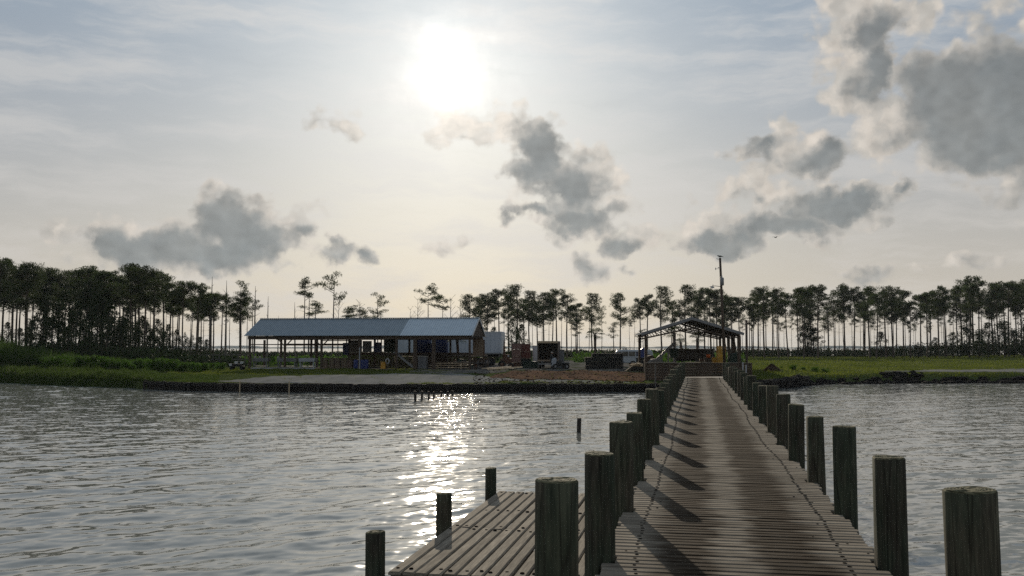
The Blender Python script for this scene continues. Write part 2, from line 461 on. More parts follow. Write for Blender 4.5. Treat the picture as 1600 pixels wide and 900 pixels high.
def field(items, grow):
    acc = None
    for cx, cy, rx, ry, w_ in items:
        r0 = ray(cx, cy)
        ca, ce = math.degrees(math.atan2(r0.x, r0.y)), math.degrees(math.asin(r0.z))
        k = 57.2958 / F * grow
        mp = N(wt, 'ShaderNodeMapping')
        mp.inputs['Scale'].default_value = (1 / (rx * k), 1 / (ry * k), 0)
        mp.inputs['Location'].default_value = (-ca / (rx * k), -ce / (ry * k), 0)
        wl(UVW, mp.inputs[0])
        gr = N(wt, 'ShaderNodeTexGradient', gradient_type='SPHERICAL'); wl(mp.outputs[0], gr.inputs[0])
        v = gr.outputs[1]
        if w_ != 1: v = mathn(wt, 'MULTIPLY', v, w_)
        acc = v if acc is None else mathn(wt, 'SMOOTH_MAX', acc, v, .15)
    return acc
gfield = field(GREY, 1.5); cfield = mathn(wt, 'MULTIPLY', field(CREAM, 1.38), 1.15)
dens = mathn(wt, 'MAXIMUM', mathn(wt, 'MULTIPLY', gfield, 1.3), cfield)
mpn = N(wt, 'ShaderNodeMapping'); mpn.inputs['Scale'].default_value = (1, 1.25, 1); wl(UV, mpn.inputs[0])
def billow(vec):
    """lumpy cumulus relief: soft bubbles broken up by a finer noise"""
    vo = N(wt, 'ShaderNodeTexVoronoi', feature='SMOOTH_F1', voronoi_dimensions='2D', in_Scale=.62, in_Detail=1.0, in_Roughness=.5, in_Lacunarity=2.4, in_Smoothness=.6); wl(vec, vo.inputs['Vector'])
    fb = N(wt, 'ShaderNodeTexNoise', noise_dimensions='2D', in_Scale=.6, in_Detail=5.0, in_Roughness=.46, in_Distortion=.1); wl(vec, fb.inputs['Vector'])
    return mathn(wt, 'ADD', mathn(wt, 'MULTIPLY', vo.outputs['Distance'], -.62), mathn(wt, 'MULTIPLY_ADD', fb.outputs[0], .62, -.02))
UVB = vmath('ADD', mpn.outputs[0], vmath('MULTIPLY', w2, (.45, .45, 0)))
fbv = billow(UVB)
su, sv = math.degrees(SUN_AZ), math.degrees(SUN_EL) * 1.25
tosun = vmath('NORMALIZE', vmath('SUBTRACT', (su, sv, 0), vmath('MULTIPLY', mpn.outputs[0], (1, 1, 0))))
relief = mathn(wt, 'SUBTRACT', fbv, billow(vmath('MULTIPLY_ADD', tosun, (.55, .55, 0), UVB)))     # lit where the lumps fall away towards the sun
d = mathn(wt, 'MULTIPLY_ADD', fbv, 1.0, dens)
def sstep(x, a, b):
    n = wt.nodes.new('ShaderNodeMapRange'); n.interpolation_type = 'SMOOTHSTEP'
    n.inputs[1].default_value = a; n.inputs[2].default_value = b
    wl(x, n.inputs[0]); return n.outputs[0]
alpha = mathn(wt, 'MULTIPLY', sstep(d, .08, .54), sstep(dens, .13, .36))
# thick parts keep the sunlight back
core = sstep(mathn(wt, 'MULTIPLY_ADD', relief, -.28, mathn(wt, 'MULTIPLY_ADD', fbv, .45, gfield)), .08, .72)
# angle to the sun
dp = N(wt, 'ShaderNodeVectorMath', operation='DOT_PRODUCT'); wl(DIR, dp.inputs[0]); dp.inputs[1].default_value = sd
cosg = mathn(wt, 'MAXIMUM', dp.outputs['Value'], 0)
# thin high veil, with streaks
mps = N(wt, 'ShaderNodeMapping'); mps.inputs['Rotation'].default_value = (0, 0, R(14)); mps.inputs['Scale'].default_value = (.17, 1.0, 1); wl(vmath('ADD', UV, vmath('MULTIPLY', w1, (.35, .35, 0))), mps.inputs[0])
st = N(wt, 'ShaderNodeTexNoise', noise_dimensions='2D', in_Scale=.55, in_Detail=7.0, in_Roughness=.6); wl(mps.outputs[0], st.inputs['Vector'])
streak = sstep(st.outputs[0], .38, .72)
dps = N(wt, 'ShaderNodeVectorMath', operation='DOT_PRODUCT'); dps.inputs[1].default_value = sd
wl(vmath('NORMALIZE', vmath('ADD', DIR, vmath('ADD', vmath('MULTIPLY', vmath('SUBTRACT', n1.outputs[1], (.5, .5, .5)), (.05, .05, .05)), vmath('MULTIPLY', vmath('SUBTRACT', n2.outputs[1], (.5, .5, .5)), (.022, .022, .022))))), dps.inputs[0])
cosw = mathn(wt, 'MAXIMUM', dps.outputs['Value'], 0)      # seen through uneven thin cloud
GLOW = mathn(wt, 'MULTIPLY', mathn(wt, 'POWER', cosw, 1600), .38)
for base_, p_, k_ in ((cosw, 420, .14), (cosg, 60, .19), (cosg, 13, .07)):
    GLOW = mathn(wt, 'MULTIPLY_ADD', mathn(wt, 'POWER', base_, p_), k_, GLOW)
low = sstep(el, .45, -.02)         # 1 at the horizon
# clear air: Nishita, and the milky veil over it
skyc = mixc(wt, 1.0, sky.outputs[0], (.20, .235, .28), 'MULTIPLY')
veil_c = mixc(wt, low, (3.0, 4.15, 5.5), (6.3, 5.7, 4.95))
veil_f = mathn(wt, 'MULTIPLY_ADD', low, .20, mathn(wt, 'MULTIPLY_ADD', streak, .16, .58), clamp=True)
clear = mixc(wt, veil_f, skyc, veil_c)
stc = mixc(wt, mathn(wt, 'MULTIPLY', streak, mathn(wt, 'MULTIPLY_ADD', low, -.35, .60)), clear, (6.0, 5.8, 5.5))
puff = N(wt, 'ShaderNodeTexNoise', noise_dimensions='2D', in_Scale=.7, in_Detail=5.0, in_Roughness=.5); wl(vmath('ADD', UV, w2), puff.inputs['Vector'])
creamc = mixc(wt, sstep(puff.outputs[0], .34, .68), (4.9, 4.65, 4.25), (6.2, 5.65, 5.0))
lit = mathn(wt, 'MULTIPLY_ADD', relief, .38, 1.0)
cloud_0 = mixc(wt, core, creamc, mixc(wt, n1.outputs[0], mixc(wt, low, (1.35, 1.5, 1.6), (2.3, 2.6, 2.7)), mixc(wt, low, (2.3, 2.35, 2.3), (3.1, 3.2, 3.1))))
cs_ = N(wt, 'ShaderNodeVectorMath', operation='SCALE'); wl(cloud_0, cs_.inputs[0]); wl(lit, cs_.inputs['Scale'])
mixed = mixc(wt, mathn(wt, 'MULTIPLY', alpha, .94), stc, cs_.outputs[0])
gl = mathn(wt, 'MULTIPLY', mathn(wt, 'MULTIPLY', GLOW, mathn(wt, 'MULTIPLY_ADD', st.outputs[0], 1.1, .45)), mathn(wt, 'MULTIPLY_ADD', mathn(wt, 'MULTIPLY', alpha, core), -.75, 1.0))
glc = N(wt, 'ShaderNodeVectorMath', operation='SCALE'); glc.inputs[0].default_value = (10, 9.4, 8.4); wl(gl, glc.inputs['Scale'])
fin = vmath('ADD', mixed, glc.outputs[0])
wl(fin, bg.inputs[0])
W.cycles.sampling_method = 'MANUAL'; W.cycles.sample_map_resolution = 1024

# ------------------------------------------------------------------ water: one sheet out to the horizon, real ripples near the camera
def wave_height(x, y):
    r_ = np.random.default_rng(5)
    h = np.zeros_like(x); D = np.sqrt(x * x + y * y)
    n = 90
    lam = np.exp(r_.uniform(np.log(.22), np.log(3.2), n))
    ang = R(125) + r_.normal(0, R(30), n)
    ph = r_.uniform(0, 2 * np.pi, n)
    for l, a, p in zip(lam, ang, ph):
        k = 2 * np.pi / l
        slope = .0112 * (1.0 if l < 1.2 else .62)
        fade = np.clip(1.35 - D / (l * 125), 0, 1)
        t = (x * np.cos(a) + y * np.sin(a)) * k + p
        s = np.sin(t)
        h += slope / k * fade * (s + .33 * np.cos(2 * t))
    # calmer and rougher patches
    patch = .85 + .3 * np.sin(x * .11 + y * .05 + 1) * np.sin(y * .09 - x * .03)
    return h * patch

thA = np.concatenate([np.linspace(-180, -38, 40)[:-1], np.linspace(-38, 38, 1250), np.linspace(38, 180, 40)[1:-1]])
thA = np.radians(thA)
rad = np.concatenate([np.array([.5, 1.5, 3, 4.5, 6, 7.5]), np.geomspace(8.5, 170, 900), np.geomspace(185, 16000, 30)])
TT, RR = np.meshgrid(thA, rad)
wx, wy = RR * np.sin(TT), RR * np.cos(TT)
wz = wave_height(wx, wy)
wz[RR > 175] = 0
nr, nc = TT.shape
vv = np.stack([wx, wy, wz], -1).reshape(-1, 3)
vv = np.vstack([vv, [[0, 0, 0]]])
ii = np.arange(nr * nc).reshape(nr, nc)
nx_ = np.roll(ii, -1, axis=1)
q = np.stack([ii[:-1], ii[1:], nx_[1:], nx_[:-1]], -1).reshape(-1, 4)
cq = np.stack([np.full(nc, nr * nc), ii[0], nx_[0], np.full(nc, nr * nc)], -1)
m, nt, bsdf, out = nodes_of('rippled_bay_water'); L = nt.links.new
tcw = N(nt, 'ShaderNodeTexCoord')
mpw = N(nt, 'ShaderNodeMapping'); mpw.inputs['Rotation'].default_value = (0, 0, R(-35)); mpw.inputs['Scale'].default_value = (.30, 1, 1); L(tcw.outputs['Object'], mpw.inputs[0])
a1 = N(nt, 'ShaderNodeTexNoise', in_Scale=2.6, in_Detail=2.0, in_Roughness=.5); L(mpw.outputs[0], a1.inputs['Vector'])
a2 = N(nt, 'ShaderNodeTexNoise', in_Scale=9.0, in_Detail=1.0, in_Roughness=.5); L(mpw.outputs[0], a2.inputs['Vector'])
def vm(op, a, b=None, c=None):
    n = nt.nodes.new('ShaderNodeVectorMath'); n.operation = op
    for i_, x_ in enumerate((a, b, c)):
        if x_ is None: continue
        if isinstance(x_, tuple): n.inputs[i_].default_value = x_
        else: L(x_, n.inputs[i_])
    return n.outputs[0]
sy_ = N(nt, 'ShaderNodeSeparateXYZ'); L(tcw.outputs['Object'], sy_.inputs[0])
windy = N(nt, 'ShaderNodeMapRange', interpolation_type='SMOOTHSTEP'); windy.inputs[1].default_value = 12; windy.inputs[2].default_value = 48; windy.inputs[3].default_value = .12; windy.inputs[4].default_value = 1.0
gust = N(nt, 'ShaderNodeTexNoise', in_Scale=.09, in_Detail=2.0); L(mpw.outputs[0], gust.inputs['Vector'])
L(sy_.outputs[1], windy.inputs[0])
wk = mathn(nt, 'MULTIPLY', windy.outputs[0], mathn(nt, 'MULTIPLY_ADD', gust.outputs[0], 1.2, .4))
big = vm('MULTIPLY', vm('SUBTRACT', a1.outputs[1], (.5, .5, .5)), (.11, .11, 0))
fine = vm('MULTIPLY', vm('SUBTRACT', a2.outputs[1], (.5, .5, .5)), (.18, .11, 0))
sc_ = N(nt, 'ShaderNodeVectorMath', operation='SCALE'); L(fine, sc_.inputs[0]); L(wk, sc_.inputs['Scale'])
a3 = N(nt, 'ShaderNodeTexNoise', in_Scale=5.5, in_Detail=1.0, in_Roughness=.5); L(tcw.outputs['Object'], a3.inputs['Vector'])
v3 = vm('SUBTRACT', a3.outputs[1], (.5, .5, .5))
steep = vm('MULTIPLY', vm('MULTIPLY', v3, vm('MULTIPLY', v3, v3)), (9.0, 9.0, 0))      # a few steep little crests among many flat ones
sc3 = N(nt, 'ShaderNodeVectorMath', operation='SCALE'); L(steep, sc3.inputs[0]); L(wk, sc3.inputs['Scale'])
slope = vm('ADD', vm('ADD', big, sc_.outputs[0]), sc3.outputs[0])
gn = N(nt, 'ShaderNodeNewGeometry')
L(vm('NORMALIZE', vm('ADD', gn.outputs['Normal'], slope)), bsdf.inputs['Normal'])
bsdf.inputs['Base Color'].default_value = (.185, .190, .172, 1)
bsdf.inputs['Roughness'].default_value = .055; bsdf.inputs['IOR'].default_value = 1.45
M['water'] = m
water = link_mesh('water', fast_mesh('water', vv, 4, m, True, q)); tag(water, 'grey rippled bay water with sun glitter', None, None, 'structure')

# ------------------------------------------------------------------ land
SHX = [-2400, -900, 0, 60, 150, 200, 235, 300, 400, 600, 800, 1040, 1150, 1200, 1240, 1290, 1400, 1500, 1600, 2200, 3800]
SHY = [80, 80, 82.5, 78, 73.5, 71.5, 69.5, 66.8, 65.2, 64.3, 64.6, 65.0, 66.0, 69.0, 74.5, 80, 82, 82.5, 83, 84, 84]
def shore(px): return np.interp(px, SHX, SHY)

def ground_z(px, Y):
    px = np.asarray(px, float); Y = np.asarray(Y, float)
    x = (px - 800) / F * Y
    z = .56 + .24 * smooth(66, 96, Y)
    z = z + .05 * np.sin(x * .31 + 1.3) * np.sin(Y * .22 + .4) + .03 * np.sin(x * .9 + Y * .5)
    z = z + .9 * smooth(200, -250, px) * smooth(84, 110, Y)           # the bank rises behind the reeds
    z = z + 1.0 * smooth(1350, 1900, px) * smooth(110, 190, Y)        # and gently on the right
    z = z + .35 * np.exp(-((px - 1215) / 40) ** 2 - ((Y - 88) / 9) ** 2)
    d = Y - shore(px)
    edge = np.where((px > 1255) | (px < 215), smooth(-2.5, 3.0, d), smooth(-.3, .05, d))
    z = -.9 + (z + .9) * edge
    z = z - 1.6 * smooth(262, 285, Y)
    return z

def gz(px, Y): return float(ground_z(px, Y))

def sheet(name, pxs, Ys, m, lift=0.0, zf=None):
    PX, YY = np.meshgrid(pxs, Ys) if np.ndim(Ys) == 1 else (np.broadcast_to(pxs, np.shape(Ys)), Ys)
    X = (PX - 800) / F * YY
    Z = (zf or ground_z)(PX, YY) + lift
    vv = np.stack([X, YY, Z], -1).reshape(-1, 3)
    r_, c_ = PX.shape
    ii = np.arange(r_ * c_).reshape(r_, c_)
    q = np.stack([ii[:-1, :-1], ii[:-1, 1:], ii[1:, 1:], ii[1:, :-1]], -1).reshape(-1, 4)
    return link_mesh(name, fast_mesh(name, vv, 4, m, True, q))

pxs = np.concatenate([np.linspace(-2400, -250, 40)[:-1], np.linspace(-250, 1800, 420), np.linspace(1800, 3800, 40)[1:]])
s = np.concatenate([[-3, -1.6, -.6, -.3, -.12, .06, .3, .8, 1.4, 2.2, 3.2], np.linspace(4.5, 40, 36), np.linspace(44, 230, 36)])
SS = s[:, None]
YY = shore(pxs)[None, :] + SS * np.where(SS > 40, 1.0, 1.0)
ground = sheet('ground', pxs, YY, M['soil']); tag(ground, None, None, None, 'structure')

def zone(name, lo, hi, px0, px1, m, lift, n=160, rows=14, amp=.8, seed=1):
    """an irregular patch of another ground cover between two distance profiles (lists of px, Y)"""
    r_ = np.random.default_rng(seed)
    pxs = np.linspace(px0, px1, n)
    wob = sum(r_.uniform(.2, 1) * np.sin(pxs * f_ + r_.uniform(0, 6)) for f_ in (.02, .05, .11, .23, .41)) * amp * .4
    wob2 = sum(r_.uniform(.2, 1) * np.sin(pxs * f_ + r_.uniform(0, 6)) for f_ in (.02, .05, .11, .23, .41)) * amp * .4
    a = np.interp(pxs, *zip(*lo)) + wob; b_ = np.interp(pxs, *zip(*hi)) + wob2
    b_ = np.maximum(a + .02, b_)
    t = np.linspace(0, 1, rows)[:, None]
    o = sheet(name, pxs, a[None] + t * (b_ - a)[None], m, lift)
    return tag(o, None, None, None, 'structure')

zone('sand', [(325, 69.5), (345, 69), (380, 67.0), (420, 65.5), (600, 64.7), (760, 65.0), (900, 65.6), (1000, 66.5)], [(325, 69.6), (345, 70.2), (380, 74), (440, 80.5), (560, 82), (700, 85), (820, 74), (1000, 67.8)], 325, 1000, M['sand'], .018, amp=1.0, seed=2)
zone('gravel_yard', [(640, 86), (760, 84), (800, 90), (1170, 92)], [(640, 92), (740, 120), (800, 150), (960, 165), (1170, 150)], 640, 1170, M['gravel'], .02, amp=1.0, seed=3)
zone('mulch_bed', [(760, 77), (830, 73), (900, 71), (1060, 70)], [(760, 78), (800, 88), (900, 91), (980, 90), (1060, 82)], 760, 1060, M['mulch'], .036, amp=1.6, seed=4)
zone('sandy_bank', [(1360, 90), (1420, 88), (1520, 87.5), (1700, 88)], [(1360, 90.1), (1420, 92), (1520, 95), (1600, 99), (1700, 100)], 1360, 1700, M['sand'], .018, amp=1.2, seed=5)
# hazy low shore far over the bay
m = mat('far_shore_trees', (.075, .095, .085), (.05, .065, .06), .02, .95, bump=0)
a_ = np.radians(np.linspace(-60, 60, 500)); r_ = 3200.0
prof = 7 + 3 * np.sin(a_ * 61) * np.sin(a_ * 23 + 1) + rng.uniform(-1, 1, 500)
v1 = np.stack([np.sin(a_) * r_, np.cos(a_) * r_, np.full(500, -1.0)], -1)
v2 = np.stack([np.sin(a_) * (r_ + 20), np.cos(a_) * (r_ + 20), prof], -1)
v3 = np.stack([np.sin(a_) * (r_ + 300), np.cos(a_) * (r_ + 300), prof * .8], -1)
vv = np.vstack([v1, v2, v3]); k = np.arange(499)
q = np.concatenate([np.stack([k + o, k + 1 + o, k + 501 + o, k + 500 + o], -1) for o in (0, 500)])
tag(link_mesh('far_shore', fast_mesh('far_shore', vv, 4, m, False, q)), None, None, None, 'structure')

# ------------------------------------------------------------------ boardwalk
DA = math.atan2(ray(1089, 543).x, ray(1089, 543).y)
DECKZ = 1.10
RIGHT = Vector((math.cos(DA), -math.sin(DA), 0)); FWD = Vector((math.sin(DA), math.cos(DA), 0))
def onplane(px, py, z):
    r0 = ray(px, py); k = (z - CAMZ) / r0.z
    return Vector((0, 0, CAMZ)) + r0 * k
def duv(px, py, z):
    p = onplane(px, py, z); return p.dot(RIGHT), p.dot(FWD)
uL = duv(979, 793, DECKZ)[0]; uR = duv(1316, 803, DECKZ)[0]
UC = (uL + uR) / 2; HW = (uR - uL) / 2
V0, V1 = -3.0, 62.5
print('dock', uL, uR, 'posts', [round(duv(x, y, DECKZ)[1], 2) for x, y in ((960, 867), (991, 793), (1009, 748), (1356, 890), (1297, 803), (1258, 752))])
PV_L = [6.16 + 2.63 * k for k in range(0, 22)]
PV_R = [6.34 + 2.68 * k for k in range(0, 21)]
deck_root = thing('boardwalk', 'long weathered plank boardwalk with two brown wheel tracks leading to the shore', 'boardwalk', RIGHT * UC + Vector((0, 0, DECKZ)), -DA)

def boards_mesh(name, boards, mats, nails):
    """boards: (x0, x1, y0, y1, z, tilt) in the thing's frame; each bevelled, warped a little; 'board' attribute per face"""
    vs, fs, ids, mi = [], [], [], []
    for bi, (x0, x1, y0, y1, z, tilt, th) in enumerate(boards):
        along_x = (x1 - x0) > (y1 - y0)
        nseg = 4
        e = .015
        rb = random.random()
        prof = ((0, -th), (0, -e), (e, 0), (None, 0), (None, -e), (None, -th))
        base = len(vs)
        W_ = (y1 - y0) if along_x else (x1 - x0)
        bow = random.uniform(-.004, .004)
        for s_ in range(nseg + 1):
            t = s_ / nseg
            for j, (a, zz) in enumerate(((0, -th), (0, -e), (e, 0), (W_ - e, 0), (W_, -e), (W_, -th))):
                zz = zz + z + tilt * (a - W_ / 2) + bow * math.sin(t * math.pi)
                vs.append((x0 + t * (x1 - x0), y0 + a, zz) if along_x else (x0 + a, y0 + t * (y1 - y0), zz))
        for s_ in range(nseg):
            for j in range(6):
                a, b_ = base + s_ * 6 + j, base + s_ * 6 + (j + 1) % 6
                fs.append((a, b_, b_ + 6, a + 6)); ids.append(rb); mi.append(0)
        fs.append(tuple(base + j for j in range(6))); ids.append(rb); mi.append(0)
        fs.append(tuple(base + nseg * 6 + j for j in range(6))[::-1]); ids.append(rb); mi.append(0)
    for (x, y, z, r_) in nails:
        base = len(vs); n = 6
        for k in range(n):
            a = 2 * math.pi * k / n
            vs.append((x + r_ * math.cos(a), y + r_ * math.sin(a), z + .003))
        for k in range(n):
            a = 2 * math.pi * k / n
            vs.append((x + r_ * 1.25 * math.cos(a), y + r_ * 1.25 * math.sin(a), z - .01))
        fs.append(tuple(base + k for k in range(n))); ids.append(0); mi.append(1)
        for k in range(n):
            fs.append((base + k, base + (k + 1) % n, base + n + (k + 1) % n, base + n + k)); ids.append(0); mi.append(1)
    me = bpy.data.meshes.new(name)
    me.from_pydata(vs, [], fs)
    for m_ in mats: me.materials.append(m_)
    me.polygons.foreach_set('material_index', mi)
    at = me.attributes.new('board', 'FLOAT', 'FACE'); at.data.foreach_set('value', ids)
    bm = bmesh.new(); bm.from_mesh(me); bmesh.ops.recalc_face_normals(bm, faces=bm.faces[:]); bm.to_mesh(me); bm.free()
    return me

bl, nl = [], []
y = V0; k = 0
while y < V1:
    w = .122 + random.uniform(-.006, .004)
    x0, x1 = -HW + random.uniform(-.035, .03), HW + random.uniform(-.03, .035)
    ym = y + w / 2
    if any(abs(ym - (v)) < .165 for v in PV_L): x0 = -HW + .10 + random.uniform(0, .02)
    if any(abs(ym - (v)) < .165 for v in PV_R): x1 = HW - .10 - random.uniform(0, .02)
    z = random.uniform(-.0025, .002)
    bl.append((x0, x1, y, y + w, z, random.uniform(-.015, .015), .045))
    for sgn, ph in ((-1, 0.0), (1, 2.0)):
        xn = sgn * (HW - .30) + .035 * math.sin(y * .40 + ph) + .02 * math.sin(y * 1.1 + ph) + random.uniform(-.016, .016)
        nl.append((xn, y + w * random.uniform(.35, .65), z + .001, random.uniform(.015, .022)))
        if random.random() < .12: nl.append((xn + random.uniform(-.25, .25), y + w * .5, z + .001, .012))
    y += w + random.uniform(.022, .030); k += 1
link_mesh('deck_planks', boards_mesh('deck_planks', bl, [M['deck'], M['nail']], nl), deck_root)
for xs in (-HW + .30, -.42, .42, HW - .30):
    MB().box((xs, (V0 + V1) / 2, -.05 - .13), (.10, V1 - V0, .25)).build('stringer', M['timber_grey'], deck_root)
for i, v in enumerate(PV_L[::1]):
    MB().box((0, v, -.44), (2 * HW + .5, .09, .24)).build('cross_beam', M['timber_grey'], deck_root)

# pilings along it
def piling_mesh(name, r_, top, bottom, lean=(0, 0), seed=0, n=22, sl=0.0):
    rr = random.Random(seed)
    lob = [(rr.uniform(0, 6.28), rr.uniform(.004, .012) * r_ / .13, kk) for kk in (2, 3, 4)]
    zs = [bottom, bottom * .5, -.25, 0.0, top * .35, top * .7, top - .012, top]
    vs, fs, mi = [], [], []
    for j, z in enumerate(zs):
        rz = r_ * (1 + .035 * (top - z) / (top - bottom) * 2)
        if j == len(zs) - 1: rz -= .010
        for k in range(n):
            a = 2 * math.pi * k / n
            q_ = rz + sum(am * math.sin(kk * a + p + z * .4) for p, am, kk in lob)
            zz = z + (sl * q_ * math.cos(a) if j >= len(zs) - 2 else 0)
            vs.append((q_ * math.cos(a) + lean[0] * z, q_ * math.sin(a) + lean[1] * z, zz))
    for j in range(len(zs) - 1):
        for k in range(n):
            a, b_ = j * n + k, j * n + (k + 1) % n
            fs.append((a, b_, b_ + n, a + n)); mi.append(0 if j < len(zs) - 2 else 1)
    # top face: rings with a slightly dished, split surface
    b0 = (len(zs) - 1) * n
    prev = [b0 + k for k in range(n)]
    for f_ in (.72, .4):
        cur = []
        for k in range(n):
            v = vs[b0 + k]; cx, cy = lean[0] * top, lean[1] * top
            cur.append(len(vs)); vs.append((cx + (v[0] - cx) * f_, cy + (v[1] - cy) * f_, v[2] + rr.uniform(-.006, .004)))
        for k in range(n):
            fs.append((prev[k], prev[(k + 1) % n], cur[(k + 1) % n], cur[k])); mi.append(1)
        prev = cur
    fs.append(tuple(prev)); mi.append(1)
    me = bpy.data.meshes.new(name); me.from_pydata(vs, [], fs)
    me.materials.append(M['piling']); me.materials.append(M['endgrain'])
    me.polygons.foreach_set('material_index', mi)
    bm = bmesh.new(); bm.from_mesh(me); bmesh.ops.recalc_face_normals(bm, faces=bm.faces[:]); bm.to_mesh(me); bm.free()
    me.polygons.foreach_set('use_smooth', [j == 0 for j in mi])
    return me

ORD = ['first', 'second', 'third', 'fourth', 'fifth', 'sixth', 'seventh', 'eighth', 'ninth', 'tenth', 'eleventh', 'twelfth', 'thirteenth', 'fourteenth', 'fifteenth',
       'sixteenth', 'seventeenth', 'eighteenth', 'nineteenth', 'twentieth', 'twenty-first', 'twenty-second', 'twenty-third', 'twenty-fourth']
TOPL = {0: 1.06, 1: .945, 2: 1.028, 3: .96, 4: 1.017, 5: 1.08}
TOPR = {0: 1.04, 1: .94, 2: .993, 3: .917, 4: .935, 5: .98}
NEARL = {0: 'pale cracked top', 1: 'squarish pale top, taller looking', 2: 'mossy rim, standing tall', 3: 'brownish face'}
for side, PV, TOP in ((-1, PV_L, TOPL), (1, PV_R, TOPR)):
    for k, v in enumerate(PV):
        r_ = .132 + random.uniform(-.008, .008)
        if side == 1 and k == 0: r_ = .142
        lean = (random.uniform(-.012, .012), random.uniform(-.012, .012))
        if side == 1: lean = (lean[0] - .008, lean[1])
        top = TOP.get(k, random.uniform(.88, 1.06))
        me = piling_mesh('timber_piling', r_, top, -3.4, lean, 100 * k + side, sl=random.uniform(-.05, .05))
        p = RIGHT * (UC + side * (HW + .045 + random.uniform(-.015, .015))) + FWD * v
        o = link_mesh('timber_piling', me); o.location = (p.x, p.y, DECKZ); o.rotation_euler = (0, 0, random.uniform(0, 6.28) if k else 0)
        bank = 'platform side' if side == -1 else 'open water side'
        extra = ''
        if side == -1 and k == 0: lab = 'stout dark green piling with pale cracked top, closest of the platform-side row'
        elif side == 1 and k == 0: lab = 'thick dark piling with mossy round top standing alone by open water'
        else: lab = f'{ORD[k]} dark green timber piling from the camera in the row on the {bank}'
        tag(o, lab, 'piling', 'green timber pilings lining the boardwalk')

# ------------------------------------------------------------------ low platform beside it
PZ = .60
a0 = duv(606, 893, PZ); a1 = duv(757, 771, PZ)
PL = a0[0]; PV0, PV1 = a0[1], duv(800, 768, PZ)[1]
print('platform', a0, a1, PV1, 'dock left', uL)
PR = uL - .34
plat = thing('side_platform', 'low pale plank platform beside the boardwalk with rows of nails', 'platform', RIGHT * PL + FWD * PV0 + Vector((0, 0, PZ)), -DA)
bl, nl = [], []
x = 0.0; LEN = PV1 - PV0; WID = PR - PL
while x < WID:
    w = .134 + random.uniform(-.004, .004)
    cuts = [0] + ([LEN * .44 + random.uniform(-.05, .05)] if random.random() < .7 else []) + [LEN]
    for c0, c1 in zip(cuts[:-1], cuts[1:]):
        e0 = random.uniform(-.05, .05) if c0 == 0 else .006
        e1 = random.uniform(-.03, .03) if c1 == LEN else -.006
        bl.append((x, x + w, c0 + e0, c1 + e1, random.uniform(-.006, .008), random.uniform(-.04, .04), .04))
    for yy in (.18, LEN * .44 - .1, LEN * .44 + .12, LEN * .68, LEN - .18):
        if random.random() < .9: nl.append((x + w * random.uniform(.3, .7), yy + random.uniform(-.03, .03), .006, random.uniform(.016, .024)))
    x += w + random.uniform(.012, .022)
link_mesh('platform_planks', boards_mesh('platform_planks', bl, [M['platform'], M['nail']], nl), plat)
for yy in (.14, LEN * .25, LEN * .5, LEN * .75, LEN - .14):
    MB().box((WID / 2, yy, -.15), (WID, .09, .19)).build('joist', M['timber_grey'], plat)
for (px, py_top, vv_, r_, lab) in ((589, 830, .10, .098, 'short dark piling at the near outer corner of the low platform'),
                                   (695, 770, LEN * .46, .098, 'short sunlit-edged piling midway along the outer edge of the low platform'),
                                   (767, 731, LEN - .12, .100, 'short piling at the far outer corner of the low platform')):
    # stands against the outer edge, its top read from the photograph
    v_ = PV0 + vv_
    best = min((abs(800 + F * (RIGHT.x * u_ + FWD.x * v_) / (RIGHT.y * u_ + FWD.y * v_) - px), u_) for u_ in np.linspace(PL - .5, PL + .8, 261))[1]
    p = RIGHT * best + FWD * v_
    top = zat(py_top, p.y) - PZ
    o = link_mesh('platform_piling', piling_mesh('platform_piling', r_, top, -2.5, (0, 0), int(px), sl=.04)); o.location = (p.x, p.y, PZ)
    tag(o, lab, 'piling', 'short pilings along the low platform')
    print('plat post', best - PL, top)

# ------------------------------------------------------------------ old piles in the water
def stub(px, py_base, py_top, r_, lab, group=None, lean=(0, 0)):
    Y = CAMZ * F / (py_base - 543)
    top = zat(py_top, Y)
    me = MB()
    zs = [-1.5, -.1, .1, top * .6, top - .02, top]
    me.tube([(lean[0] * z, lean[1] * z, z) for z in zs], [r_ * 1.05, r_ * 1.06, r_, r_ * 1.04, r_, r_ * .86], 12)
    o = me.build('old_piling', M['old_pile'], None, True)
    o.location = (xat(px, Y, 0), Y, 0)
    return tag(o, lab, 'piling', group)
stub(904.5, 674, 653, .075, 'small dark pile stump standing alone in open water', None, (.03, 0))
for i, (px, yb, yt, w) in enumerate(((649, 626, 611, 4), (659, 624, 611, 3.4), (670, 623, 611.5, 3.2), (678, 621.5, 612, 2.8), (689.5, 619, 611.5, 3), (699.5, 618, 611.5, 3), (707, 617, 611, 3))):
    Y = CAMZ * F / (yb - 543)
    stub(px, yb, yt, w / 2 * Y / F, ('tallest and thickest old pile stump at the end of the row in the sun glitter' if i == 0 else f'{ORD[i]} old pile stump in the row in the sun glitter, counted from the tallest'), 'row of old pile stumps in the sun glitter', (random.uniform(-.05, .05), 0))
stub(1199, 617, 603, .17, 'broken black pile stump beside the boardwalk near the dark seawall', 'broken stumps near the dark seawall')
stub(1208.5, 617, 605.5, .10, 'thin black pile stump next to the broken thicker stump by the seawall', 'broken stumps near the dark seawall')
